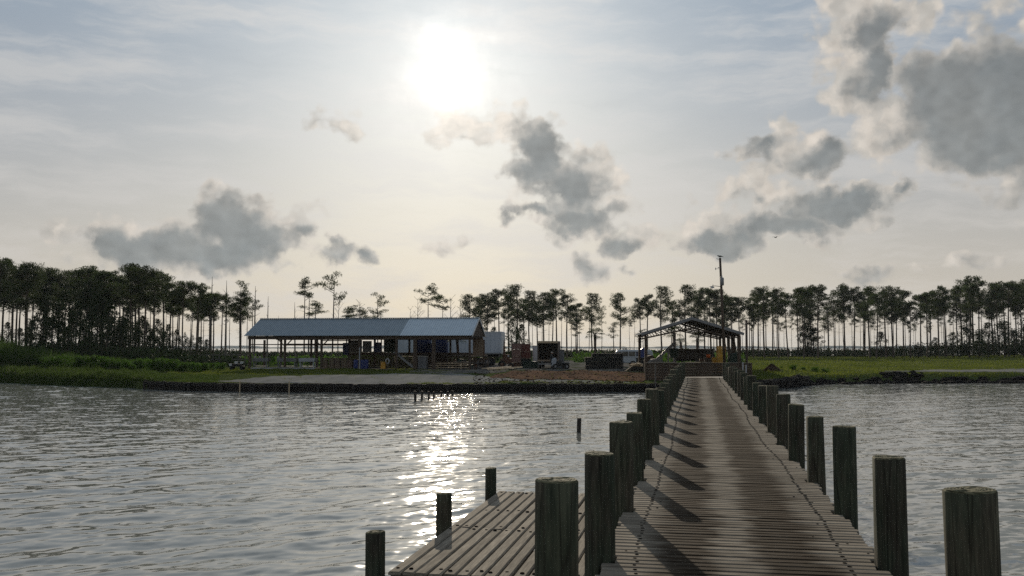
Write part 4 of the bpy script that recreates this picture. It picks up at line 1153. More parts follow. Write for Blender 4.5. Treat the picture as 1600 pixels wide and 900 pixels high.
# ------------------------------------------------------------------ the long open shed
PRZ = R(-7.6)
PO = Vector((xat(737, 95), 95, 0)); PG = .80
SHL, SHW = 23.6, 8.4
EZ, RZ_ = 4.2 - PG, 6.04 - PG
shed = thing('open_shed', 'long open-sided timber shed with two-tone metal roof on brown posts', 'shed', (PO.x, PO.y, PG), PRZ)
def P2W(x, y, z=0):            # shed frame to world
    c, s_ = math.cos(PRZ), math.sin(PRZ)
    return Vector((PO.x + x * c - y * s_, PO.y + x * s_ + y * c, PG + z))
def px_to_x(px, y):            # shed x of a photo column at shed depth y
    c, s_ = math.cos(PRZ), math.sin(PRZ); t = (px - 800) / F
    return (t * (PO.y + y * c) - PO.x + y * s_) / (c - t * s_)

def roof_sheet(name, x0, x1, y0, z0, y1, z1, m, parent, pitch=.23, th=.03):
    mb = MB()
    n = max(2, int((x1 - x0) / pitch))
    d_ = Vector((0, y1 - y0, z1 - z0)).normalized(); nn = Vector((0, -d_.z, d_.y)) if d_.y > 0 else Vector((0, d_.z, -d_.y))
    prof = []
    for i in range(n):
        xa = x0 + (x1 - x0) * i / n; w = (x1 - x0) / n
        prof += [(xa, 0), (xa + w * .70, 0), (xa + w * .78, .04), (xa + w * .92, .04)]
    prof.append((x1, 0))
    up = [Vector((x, y0, z0)) + nn * h for x, h in prof]; dn = [Vector((x, y1, z1)) + nn * h for x, h in prof]
    k = len(prof)
    vs = up + dn + [v - nn * th for v in up] + [v - nn * th for v in dn]
    fs = []
    for i in range(k - 1):
        fs += [(i, i + 1, k + i + 1, k + i), (2 * k + i + 1, 2 * k + i, 3 * k + i, 3 * k + i + 1), (i + 1, i, 2 * k + i, 2 * k + i + 1), (k + i, k + i + 1, 3 * k + i + 1, 3 * k + i)]
    fs += [(0, k, 3 * k, 2 * k), (k - 1, 3 * k - 1, 4 * k - 1, 2 * k - 1)]
    mb.add(vs, fs)
    return mb.build(name, m, parent)
xs_split = px_to_x(632, 2.0)
HY = SHW / 2
roof_sheet('roof_panel', -SHL, xs_split, 0, EZ, HY, RZ_, M['metal_dark'], shed)['label'] = 'darker blue-grey metal roof panels'
roof_sheet('roof_panel', xs_split + .004, 0, 0, EZ, HY, RZ_, M['metal_light'], shed)['label'] = 'paler silvery metal roof panels'
roof_sheet('roof_panel', -SHL, 0, SHW, EZ - .05, HY, RZ_ - .004, M['metal_dark'], shed)
MB().beam((-SHL, HY, RZ_ + .05), (.02, HY, RZ_ + .05), .34, .05).build('ridge_cap', M['metal_light'], shed)
# white barge boards on the near gable, brown inside
bg_ = MB(); bg_.beam((.06, -.05, EZ - .06), (.06, HY, RZ_ - .04), .05, .2); bg_.build('barge_board', M['white'], shed)
bg_ = MB(); bg_.beam((.06, SHW + .05, EZ - .1), (.06, HY, RZ_ - .04), .05, .2); bg_.build('barge_board', M['white'], shed)
gb = MB(); gb.prism([(.35, EZ - .05), (SHW - .35, EZ - .08), (HY, RZ_ - .2)], -.14, -.08); gb.build('gable_boards', M['timber'], shed)
for y in (.35, SHW - .35):
    MB().box((-SHL / 2, y, EZ - .20), (SHL - .6, .12, .34)).build('eave_beam', M['timber'], shed)
POSTF = [px_to_x(px, .35) for px in (391, 446, 503, 562, 620, 649, 678, 734)]
for i, x in enumerate(POSTF):
    w = .20 if i not in (5, 6) else .34
    MB().box((x, .35, (EZ - .37) / 2 - .1), (w, w, EZ - .17)).build('post', M['timber'], shed)
for px in (414, 440, 487, 496, 546, 586, 640, 704, 756):
    x = px_to_x(px, SHW - .35)
    MB().box((x, SHW - .35, (EZ - .37) / 2 - .1), (.2, .2, EZ - .17)).build('post', M['timber'], shed)
for x0, x1, y, z, h in ((px_to_x(391, .4), px_to_x(445, .4), .35, 3.0 - .35 - .15, .10), (px_to_x(446, SHW), px_to_x(556, SHW), SHW - .35, 2.52, .22), (px_to_x(505, SHW), px_to_x(556, SHW), SHW - .35, 2.95, .10)):
    MB().box(((x0 + x1) / 2, y + .02, z), (x1 - x0, .08, h)).build('cross_rail', M['timber'], shed)
for x, s_ in [(POSTF[1], 1), (POSTF[1], -1), (POSTF[2], 1), (POSTF[2], -1)]:
    MB().beam((x + s_ * .1, .35, EZ - 1.0), (x + s_ * .75, .35, EZ - .36), .08, .10).build('knee_brace', M['timber'], shed)
for x in np.linspace(-SHL + .5, -.5, 14):
    mb = MB(); mb.beam((x, .1, EZ - .12), (x, HY, RZ_ - .14), .05, .14); mb.beam((x, SHW - .1, EZ - .16), (x, HY, RZ_ - .14), .05, .14)
    mb.build('rafter', M['timber'], shed)
for x in POSTF[3:]:
    MB().box((x, HY, EZ - .1), (.06, SHW - .8, .14)).build('tie_beam', M['timber'], shed)
# the work loft wall of boards and tarps on the yard side of the bays
MB().box(((px_to_x(546, 6) + px_to_x(737, 6)) / 2, 6.0, 1.58), (px_to_x(737, 6) - px_to_x(546, 6), .10, .18)).build('loft_beam', M['timber'], shed)
for px0, px1, z0, z1, mk, lb in ((547, 566, 1.7, 3.0, 'timber_grey', None), (567, 581, 1.7, 2.9, 'plastic_grey', 'grey hanging panel'), (585, 596, 1.7, 2.75, 'blue_dark', 'blue hanging panel'), (600, 622, 1.7, 3.1, 'green_dark', 'dark green hanging tarp'), (536, 545, 1.4, 2.7, 'blue_dark', 'dark blue hanging panel')):
    x0, x1 = px_to_x(px0, 5.8), px_to_x(px1, 5.8)
    o = MB().box(((x0 + x1) / 2, 5.8 + (.03 if lb else 0), (z0 + z1) / 2), (x1 - x0, .05, z1 - z0)).build('hanging_panel', M[mk], shed)
    if lb: o['label'] = lb
x0, x1 = px_to_x(739, 7.3), px_to_x(755, 7.3)
MB().box(((x0 + x1) / 2, 7.3, 2.25), (x1 - x0, .05, 2.0)).build('end_panel', M['plywood'], shed)['label'] = 'tan plywood panel closing the last bay'
x0, x1 = px_to_x(545, 7.6), px_to_x(745, 7.6)
mb = MB()
for i in range(9): mb.box(((x0 + x1) / 2, 7.6 + random.uniform(-.01, .01), .1 + .165 * i), (x1 - x0, .04, .15))
mb.build('back_wall_planks', M['timber'], shed)
MB().box((-SHL / 2, SHW / 2, .005), (SHL - .4, SHW - .6, .10)).build('floor_slab', M['gravel'], shed)
MB().box(((px_to_x(395, .2) + px_to_x(494, .2)) / 2, -.1, .10), (px_to_x(494, .2) - px_to_x(395, .2), .16, .12)).build('floor_edge', M['plastic_pale'], shed)

def at_shed(px, y, z=.06):
    return P2W(px_to_x(px, y), y, z)

# things under the shed
def bin_table(px0, px1, label, pale=False):
    y = 1.3; x0, x1 = px_to_x(px0, y), px_to_x(px1, y); w = x1 - x0
    r_ = thing('wash_table', label, 'table', P2W((x0 + x1) / 2, y, .06), PRZ, 'tub tables under the shed')
    mk = M['plastic_pale'] if pale else M['plastic_grey']
    t = MB(); t.box((0, 0, .72), (w * .98, .78, .05)); t.box((0, -.38, .88), (w, .05, .36)); t.box((0, .38, .88), (w, .05, .36)); t.box((-w / 2, 0, .88), (.05, .8, .36)); t.box((w / 2, 0, .88), (.05, .8, .36))
    t.build('tub', mk, r_)
    for sx in (-1, 1):
        for sy in (-1, 1):
            MB().box((sx * (w / 2 - .12), sy * .3, .35), (.10, .10, .70)).build('leg', mk, r_)
    MB().box((0, 0, .22), (w * .8, .6, .05)).build('lower_shelf', mk, r_)
bin_table(398, 421, 'grey tub table in the first bay of the long shed, two pale pots on it')
bin_table(436, 465, 'widest grey tub table, in the second bay of the long shed')
bin_table(470, 494, 'pale bluish tub table nearest the stacked brown crates', True)
for px, lab in ((400, 'small pale pot at the outer end of the first tub table'), (407.5, 'cream pot leaning in the middle of the first tub table'), (436, 'small pale pot on the corner of the widest tub table')):
    p = at_shed(px, 1.1, .06 + 1.06)
    mb = MB(); mb.tube([(0, 0, 0), (0, 0, .20)], [.10, .13], 10); o = mb.build('pot', M['hat']); o.location = p; tag(o, lab, 'pot')
def crate_mesh(w, d_, h, m):
    mb = MB()
    for k in range(4):
        z = h * (k + .5) / 4
        for sy in (-1, 1): mb.box((0, sy * d_ / 2, z), (w, .03, h / 4 * .8))
        for sx in (-1, 1): mb.box((sx * w / 2, 0, z), (.03, d_, h / 4 * .8))
    for sx in (-1, 1):
        for sy in (-1, 1): mb.box((sx * (w / 2 - .03), sy * (d_ / 2 - .03), h / 2), (.06, .06, h))
    mb.box((0, 0, .03), (w * .96, d_ * .96, .04))
    return mb.mesh('crate', m)
cr = crate_mesh(.50, .5, .27, M['brick_brown'])
for px in (509, 519.5, 529, 539, 548):
    for k in range(4 if px < 545 else 3):
        o = link_mesh('crate', cr); o.location = at_shed(px, 1.6, .06 + .275 * k); o.rotation_euler = (0, 0, PRZ + random.uniform(-.08, .08))
        tag(o, 'brown slatted crate in the row of stacks under the long shed', 'crate', 'brown crates stacked under the long shed')
def barrel(px, y, m, label, r_=.29, h=.88, group=None):
    b_ = thing('barrel', label, 'barrel', at_shed(px, y), 0, group)
    mb = MB(); mb.tube([(0, 0, 0), (0, 0, .03), (0, 0, h * .3), (0, 0, h * .33), (0, 0, h * .36), (0, 0, h * .64), (0, 0, h * .67), (0, 0, h * .70), (0, 0, h - .03), (0, 0, h)], [r_ * .93, r_ * .97, r_, r_ * 1.04, r_, r_, r_ * 1.04, r_, r_ * .97, r_ * .93], 16)
    mb.build('drum', m, b_, True)
    MB().tube([(0, 0, h), (0, 0, h + .025)], [r_ * .8, r_ * .78], 14).build('lid', m, b_)
barrel(557.5, 1.2, M['blue'], 'blue plastic barrel on the crate side of the thin pole under the long shed')
barrel(566.5, 1.2, M['blue'], 'blue plastic barrel in the middle of the three under the long shed'); barrel(572, 1.4, M['blue'], 'blue plastic barrel nearest the yellow box under the long shed')
o = MB().box((0, 0, .33), (.46, .46, .66), taper=.92).box((0, 0, .68), (.48, .48, .05)).build('yellow_box', M['yellow'], None, False, .02); o.location = at_shed(599.5, .7); o.rotation_euler = (0, 0, PRZ)
tag(o, 'upright yellow plastic box standing alone under the long shed', 'box')
mb = MB()
ring = [(.17 * math.cos(a), .0, .28 + .24 * math.sin(a)) for a in np.linspace(0, 2 * math.pi, 17)]
mb.tube(ring, .045, 6, False); o = mb.build('life_ring', M['white'], None, True); o.location = at_shed(606, 1.0, .55); tag(o, 'small white ring hung beside the yellow box', 'ring')
o = MB().tube([(0, 0, -.1), (0, 0, 2.15)], .05, 8).build('thin_pole', M['plastic_pale']); o.location = at_shed(562.5, -.05); tag(o, 'thin pale pole standing in front of the blue barrels', 'pole')
cv = thing('chute', 'grey sloping chute leaning between two posts of the long shed', 'chute', at_shed(633, 1.0), PRZ)
mb = MB(); mb.beam((-.95, 0, 1.55), (.85, 0, .12), .5, .06); mb.beam((-.95, -.25, 1.62), (.85, -.25, .19), .04, .16); mb.beam((-.95, .25, 1.62), (.85, .25, .19), .04, .16); mb.build('trough', M['steel'], cv)
MB().beam((-.8, -.2, 0), (-.8, -.2, 1.4), .06, .06).build('leg', M['steel'], cv); MB().beam((-.8, .2, 0), (-.8, .2, 1.4), .06, .06).build('leg', M['steel'], cv)
fz = thing('chest_cabinet', 'grey cabinet with pale worktop between the thick posts of the long shed', 'cabinet', at_shed(661, 1.6), PRZ)
MB().box((0, 0, .62), (.86, .7, 1.24)).build('cabinet_body', M['plastic_grey'], fz, False, .02); MB().box((0, 0, 1.27), (1.0, .8, .06)).build('worktop', M['hat'], fz)
o = MB().box((0, 0, .03), (2.2, .6, .05)).box((-.9, 0, -.3), (.06, .5, .6)).box((.9, 0, -.3), (.06, .5, .6)).build('work_bench', M['lumber']); o.location = at_shed(632, 3.0, 1.26); o.rotation_euler = (0, 0, PRZ); tag(o, 'pale plank workbench behind the sloping chute', 'bench')
for px, w, z0, h, y, lab in ((662, 1.5, 1.30, 1.75, 9.6, 'dark blue bin standing behind the bay between the thick posts'), (689, 1.5, .0, 3.05, 9.9, 'tall dark blue stacked tote beside the white trailer'), (672, .5, .0, 2.6, 9.2, 'narrow dark blue locker behind the thick post')):
    b_ = thing('blue_bin', lab, 'bin', at_shed(px, y, 0), PRZ)
    if z0:
        MB().box((0, 0, z0 / 2), (w * .9, .9, z0)).build('stand', M['timber'], b_)
    mb = MB(); mb.box((0, 0, z0 + h / 2), (w, 1.0, h)); 
    for i in range(5): mb.box((-w / 2 + w * (i + .5) / 5, -.52, z0 + h / 2), (.06, .05, h * .92))
    mb.build('bin_shell', M['blue_dark'], b_); MB().box((0, 0, z0 + h + .03), (w * 1.03, 1.04, .07)).build('lid', M['blue_dark'], b_)
# a stack of boards under the last bays, sunlit ends
for i, (px, z, L_) in enumerate(((703, .40, 4.0), (705, .62, 3.6), (702, .18, 4.2))):
    o = MB().box((0, 0, 0), (L_, .5, .07)).box((-L_ * .3, 0, -.09), (.1, .5, .10)).box((L_ * .3, 0, -.09), (.1, .5, .10)).build('board', M['lumber']); o.location = at_shed(px, 2.2, z); o.rotation_euler = (0, 0, PRZ + random.uniform(-.03, .03))
    tag(o, 'long pale board on the pile under the last bays of the shed', 'board', 'boards piled under the last bays')
for px, w, h, y, lab in ((722, 1.7, 1.35, 2.6, 'dark cluttered shelf rack under the end bay'), (748, 1.9, 1.25, 3.0, 'low frame rack with pale rails at the gable end')):
    b_ = thing('shelf_rack', lab, 'rack', at_shed(px, y), PRZ)
    for sx in (-1, 1):
        for sy in (-1, 1): MB().box((sx * w / 2, sy * .35, h / 2), (.07, .07, h)).build('upright', M['timber'], b_)
    for z in (.1, h * .5, h): MB().box((0, 0, z), (w, .75, .06)).build('shelf', M['timber_grey'], b_)
    for k in range(7):
        o = MB().box((0, 0, .14), (random.uniform(.2, .45), .4, random.uniform(.2, .34))).build('storage_box', M[random.choice(['black', 'timber', 'green_dark', 'rust'])])
        x = -w / 2 + w * (k % 4 + .5) / 4; o.location = b_.location + Vector((x, 0, (.13 if k < 4 else h * .5 + .03))); o.rotation_euler = (0, 0, PRZ)
        tag(o, 'small dark box stored on the ' + ('cluttered shelf rack' if px < 730 else 'low frame rack at the gable end'), 'box', 'boxes on the shed racks' if px < 730 else 'boxes on the gable end rack')
o = MB().tube([(.17 * math.cos(a), 0, .2 * math.sin(a)) for a in np.linspace(0, 6.283, 15)], .06, 6, False).build('hose_coil', M['plywood'], None, True); o.location = at_shed(759, 3.0, 1.25); tag(o, 'coiled tan hose hung at the gable end rack', 'hose')

# rail fence and yard bits at the grassy end
fn = thing('rail_fence', 'thin grey rail fence behind the grassy end of the long shed', 'fence', (xat(352, 112), 112, gz(352, 112)))
fx = [(px - 352) / F * 112 for px in np.linspace(313, 392, 9)]
for x in fx: MB().box((x, 0, .65), (.09, .09, 1.4)).build('fence_post', M['timber_grey'], fn)
for z in (1.32, .8): MB().box(((fx[0] + fx[-1]) / 2, -.06, z), (fx[-1] - fx[0], .04, .10)).build('rail', M['timber_grey'], fn)
for px in (303, 320, 331, 337, 345, 349):
    Y = 98; o = MB().tube([(0, 0, -.1), (0, 0, .32), (0, 0, .36)], [.035, .035, .02], 6).build('marker_stake', M['white']); o.location = (xat(px, Y), Y, gz(px, Y)); tag(o, 'little white marker stake in the grass before the rail fence', 'stake', 'white marker stakes in the grass')
cart = thing('hand_cart', 'low black cart carrying white tubs on the grass at the shed corner', 'cart', (xat(371, 97), 97, gz(371, 97)))
MB().box((0, 0, .36), (1.5, .7, .07)).box((0, 0, .5), (1.0, .4, .22)).build('cart_bed', M['black'], cart)
for sx in (-.5, .5): 
    for sy in (-.36, .36): MB().tube([(sx, sy - .04, .19), (sx, sy + .04, .19)], .19, 12).build('wheel', M['black'], cart)
MB().beam((.75, 0, .38), (1.25, 0, .85), .05, .05).build('handle', M['black'], cart)
for dx, dz, lab in ((-.65, .40, 'white tub at the fence end of the low black cart'), (-.1, .62, 'white tub on top of the low black cart'), (.45, .62, 'white tub at the handle end of the low black cart')):
    o = MB().tube([(0, 0, 0), (0, 0, .18)], [.15, .19], 10).tube([(0, 0, .18), (0, 0, .21)], .2, 10).build('tub', M['white']); o.location = cart.location + Vector((dx, -.1, dz)); tag(o, lab, 'tub')

# ------------------------------------------------------------------ semi-trailer behind the shed
YT = 112; gT = gz(740, YT)
xr = xat(783, YT); L_ = xr - xat(612, YT + 2.2)
tr = thing('white_trailer', 'long pale box trailer parked behind the shed, boxy and high on its legs', 'trailer', (xr, YT, gT), R(-9))
b0_, h_ = zat(553, YT) - gT, zat(518, YT) - zat(553, YT)
MB().box((-L_ / 2, 1.25, b0_ + h_ / 2), (L_, 2.5, h_)).build('box_body', M['trailer'], tr, False, .03)
mb = MB()
for i in range(26): mb.box((-L_ * (i + .5) / 26, -.012, b0_ + h_ / 2), (.04, .022, h_ - .2))
mb.build('side_ribs', M['trailer'], tr)
MB().box((-L_ / 2, -.03, b0_ + .06), (L_ + .02, .05, .16)).build('bottom_rail', M['steel'], tr); MB().box((-L_ / 2, -.03, b0_ + h_ - .06), (L_ + .02, .05, .12)).build('top_rail', M['white'], tr)
for y in (.64, 1.86): MB().box((.025, y, b0_ + h_ / 2), (.05, 1.18, h_ - .25)).build('rear_door', M['white'], tr)
for k, x in enumerate((-1.6, -2.9)):
    for y in (.25, 2.25):
        w = MB().tube([(x, y - .15, .5), (x, y + .15, .5)], .5, 18).build('wheel', M['black'], tr); MB().tube([(x, y - .17, .5), (x, y + .17, .5)], .22, 12).build('hub', M['steel'], w)
for y in (.5, 2.0): MB().box((-L_ + 2.6, y, b0_ / 2), (.14, .14, b0_)).build('landing_leg', M['steel'], tr)
MB().box((-2.2, 1.25, b0_ - .2), (3.4, 1.0, .3)).build('axle_frame', M['black'], tr)

# stacked red boxes and the rusty machine
YB = 106
for px, zr, w, mk, lab in ((804.5, (0, 1.5), 1.1, 'timber', 'dark timber rack at the base of the stacked red boxes'),):
    pass
red = []
for (px, pyb, pyt, w, mk, lab) in ((807, 577, 566, .95, 'rust', 'lowest rusty box under the pink boxes'), (807, 566, 556, .95, 'pink', 'lower faded pink box in the stack beside the white trailer'), (806.5, 556, 546, .95, 'pink', 'middle faded pink box in the stack beside the white trailer'), (807, 546, 536.5, .95, 'pink', 'topmost faded pink box in the stack beside the white trailer')):
    g = gz(px, YB); z0 = max(zat(pyb, YB), g); z1 = zat(pyt, YB) - .03
    o = MB().box((0, 0, (z1 - z0) / 2), (w, .9, z1 - z0)).box((0, 0, (z1 - z0) - .04), (w + .06, .96, .07)).box((0, -.46, (z1 - z0) / 2), (.5, .03, .08)).build('stacked_box', M[mk], None, False, .015); o.location = (xat(px, YB), YB, z0); o.rotation_euler = (0, 0, random.uniform(-.06, .06)); tag(o, lab, 'box')
g = gz(821, YB + .6)
for (px, pyb, pyt, mk, lab) in ((822, 577, 560, 'cage', 'dark lower bin carrying the two big red boxes'), (821.5, 560, 549, 'red', 'lower big red box beside the pink boxes'), (821, 549, 537, 'red', 'upper big red box beside the pink boxes')):
    Y = YB + .5; z0 = max(zat(pyb, Y), g); z1 = zat(pyt, Y) - .02
    o = MB().box((0, 0, (z1 - z0) / 2), (1.05, 1.05, z1 - z0)).box((0, 0, z1 - z0 - .04), (1.12, 1.12, .08)).build('stacked_box', M[mk], None, False, .02); o.location = (xat(px, Y), Y, z0); tag(o, lab, 'box')
o = MB().box((0, 0, .35), (1.6, .9, .7)).box((0, 0, .73), (1.68, .96, .06)).build('covered_bin', M['green_dark'], None, False, .05); Y = 104; o.location = (xat(829, Y), Y, gz(829, Y)); tag(o, 'low dark green bin in front of the big red boxes', 'bin')
mc = thing('rusty_machine', 'old rusty machine with tall tapered stack in front of the white trailer', 'machine', (xat(791, 103), 103, gz(791, 103)))
MB().box((0, 0, .75), (1.25, .9, .6)).build('engine_box', M['rust'], mc, False, .04)
zt = zat(531, 103) - gz(791, 103)
MB().tube([(-.22, 0, .9), (-.22, 0, 1.6), (-.22, 0, 2.3), (-.22, 0, zt)], [.17, .15, .09, .055], 10).build('exhaust_stack', M['rust'], mc)
MB().box((.05, .1, 1.25), (.6, .6, .45)).build('seat_box', M['rust'], mc)
for x, r_ in ((-.45, .42), (.5, .3)):
    for y in (-.5, .5):
        w = MB().tube([(x, y - .1, r_), (x, y + .1, r_)], r_, 14).build('wheel', M['black'], mc); MB().tube([(x, y - .12, r_), (x, y + .12, r_)], r_ * .45, 10).build('rim', M['rust'], w)
MB().ball((.22, -.46, 1.30), .085).build('lamp', M['white'], mc)
# light boards on blocks in front
for i, (px, py, L_, rz, lab) in enumerate(((776, 574.5, 2.9, .16, 'pale plank lying highest on the blocks before the gable end'), (789, 575.5, 3.4, .12, 'longest pale plank on the blocks, nearest the mulch bed'), (783, 579, 1.2, .1, 'short pale plank lying low on the ground by the blocks'))):
    Y = 92.5 + (i == 0) * 1.0
    o = MB().box((0, 0, 0), (L_, .28, .09)).build('plank', M['lumber']); o.location = (xat(px, Y), Y, max(zat(py, Y), gz(px, Y) + .06)); o.rotation_euler = (0, R(-3.5) if i < 2 else 0, rz); tag(o, lab, 'plank')
for px, lab in ((765, 'dark block under the shed end of the pale planks'), (780, 'dark block under the middle of the pale planks'), (799, 'dark block under the far end of the pale planks')):
    Y = 92.8; h = max(.12, zat(576.5, Y) - gz(px, Y)); o = MB().box((0, 0, h / 2), (.5, .5, h)).build('block', M['tar'], None, False, .02); o.location = (xat(px, Y), Y, gz(px, Y)); tag(o, lab, 'block')

# ------------------------------------------------------------------ box truck seen from behind
YK = 100; gK = gz(856, YK)
x0, x1 = xat(840, YK), xat(872, YK); W_ = x1 - x0
zb, zt = zat(563, YK) - gK, zat(533, YK) - gK
tk = thing('box_truck', 'box truck seen from behind with its dark cargo box standing open', 'truck', ((x0 + x1) / 2, YK, gK), R(-6))
mb = MB(); LT = 4.6
for sx in (-1, 1): mb.box((sx * (W_ / 2 - .03), LT / 2, (zb + zt) / 2), (.06, LT, zt - zb))
mb.box((0, LT / 2, zt - .03), (W_ - .12, LT, .06)); mb.box((0, LT / 2, zb + .03), (W_ - .12, LT, .06)); mb.box((0, LT - .03, (zb + zt) / 2), (W_ - .12, .06, zt - zb - .12))
mb.build('cargo_box', M['brick_brown'], tk)
MB().box((0, -.03, zt - .10), (W_, .06, .22)).build('door_header', M['lumber'], tk)
MB().box((0, -.04, zb - .02), (W_ * 1.04, .10, .16)).build('rear_sill', M['plywood'], tk)
for sx in (-1, 1): MB().box((sx * (W_ / 2 + .003), -.02, (zb + zt) / 2), (.07, .07, zt - zb)).build('door_frame', M['timber_grey'], tk)
mb = MB()
for i in range(5): mb.box((-W_ / 2 + .2 + i * (W_ - .4) / 4, LT - .1, (zb + zt) / 2), (.06, .05, zt - zb - .3))
mb.build('inner_ribs', M['timber'], tk)
for sx in (-1, 1):
    for y in (.9, LT + 1.0):
        w = MB().tube([(sx * (W_ / 2 - .32), y, .42), (sx * (W_ / 2 - .04), y, .42)], .42, 16).build('wheel', M['black'], tk); MB().tube([(sx * (W_ / 2 - .34), y, .42), (sx * (W_ / 2 - .02), y, .42)], .2, 10).build('hub', M['steel'], w)
MB().box((0, LT / 2, zb - .16), (.8, LT, .2)).build('chassis', M['black'], tk)
cab = MB(); cab.prism([(LT + .15, .5), (LT + 1.9, .5), (LT + 1.9, 1.15), (LT + 1.3, 2.05), (LT + .15, 2.1)], -W_ / 2 + .05, W_ / 2 - .05); cb = cab.build('cab', M['white'], tk, False, .05)
MB().box((0, -.05, .5), (W_ * .9, .06, .12)).build('bumper', M['steel'], tk)
# the panel of a second van or shed beside it
o = MB().box((0, .6, .98), (.62, 1.2, 1.96)).box((0, .6, 1.99), (.70, 1.3, .07)).box((0, -.015, 1.0), (.46, .03, 1.7)).box((.15, -.045, 1.0), (.04, .03, .12)).build('cabinet', M['plastic_grey'], None, False, .02)
Y = 102; o.location = (xat(877, Y), Y, gz(877, Y)); tag(o, 'narrow grey metal cabinet right beside the open box truck', 'cabinet')
o = MB().box((0, .5, 1.2), (.62, 1.0, 2.4)).box((0, .5, 2.43), (.7, 1.1, .06)).box((0, -.015, 1.2), (.5, .03, 2.1)).build('cabinet', M['plastic_pale'], None, False, .02)
Y = 108; o.location = (xat(837, Y), Y, gz(837, Y)); tag(o, 'pale upright cabinet showing between red boxes and box truck', 'cabinet')

# quad bike and the person with it
YQ = 97.5; gQ = gz(874, YQ)
qb = thing('quad_bike', 'small quad bike with pale fairing parked before the box truck', 'quad bike', (xat(875, YQ), YQ, gQ), R(8))
for x, r_ in ((-.55, .28), (.62, .28)):
    for y in (-.36, .36):
        w = MB().tube([(x, y - .12, r_), (x, y + .12, r_)], [r_, r_], 16).build('wheel', M['black'], qb); MB().tube([(x, y - .13, r_), (x, y + .13, r_)], .12, 10).build('hub', M['steel'], w)
MB().prism([(-.95, .42), (-.80, .78), (-.45, .92), (-.2, .66), (.35, .64), (.85, .66), (.95, .50), (.60, .34), (-.6, .30)], -.22, .22, 'y').build('body', M['black'], qb, False, .04)
mb = MB(); mb.prism([(-.92, .30), (-.78, 1.0), (-.50, 1.18), (-.38, .96), (-.50, .35)], -.30, .30, 'y'); mb.build('fairing', M['plastic_pale'], qb, False, .04)
MB().box((-.12, 0, .76), (.55, .3, .12)).build('seat', M['black'], qb, False, .03)
for sy in (-1, 1):
    MB().prism([(.32, .60), (.45, .72), (.80, .70), (.98, .56), (.80, .62), (.5, .64)], sy * .22, sy * .48, 'y').build('mudguard', M['plastic_grey'], qb)
mb = MB(); mb.tube([(.35, -.36, 1.02), (.30, -.1, .98), (.30, .1, .98), (.35, .36, 1.02)], .018, 6); mb.tube([(.42, 0, .62), (.30, 0, .98)], .022, 6); mb.build('handlebar', M['steel'], qb)
mb = MB(); mb.box((.72, 0, .80), (.45, .6, .03)); mb.box((.72, .3, .84), (.45, .03, .05)); mb.box((.72, -.3, .84), (.45, .03, .05)); mb.build('front_rack', M['steel'], qb)
MB().ball((.96, 0, .62), (.05, .08, .07)).build('headlight', M['white'], qb)

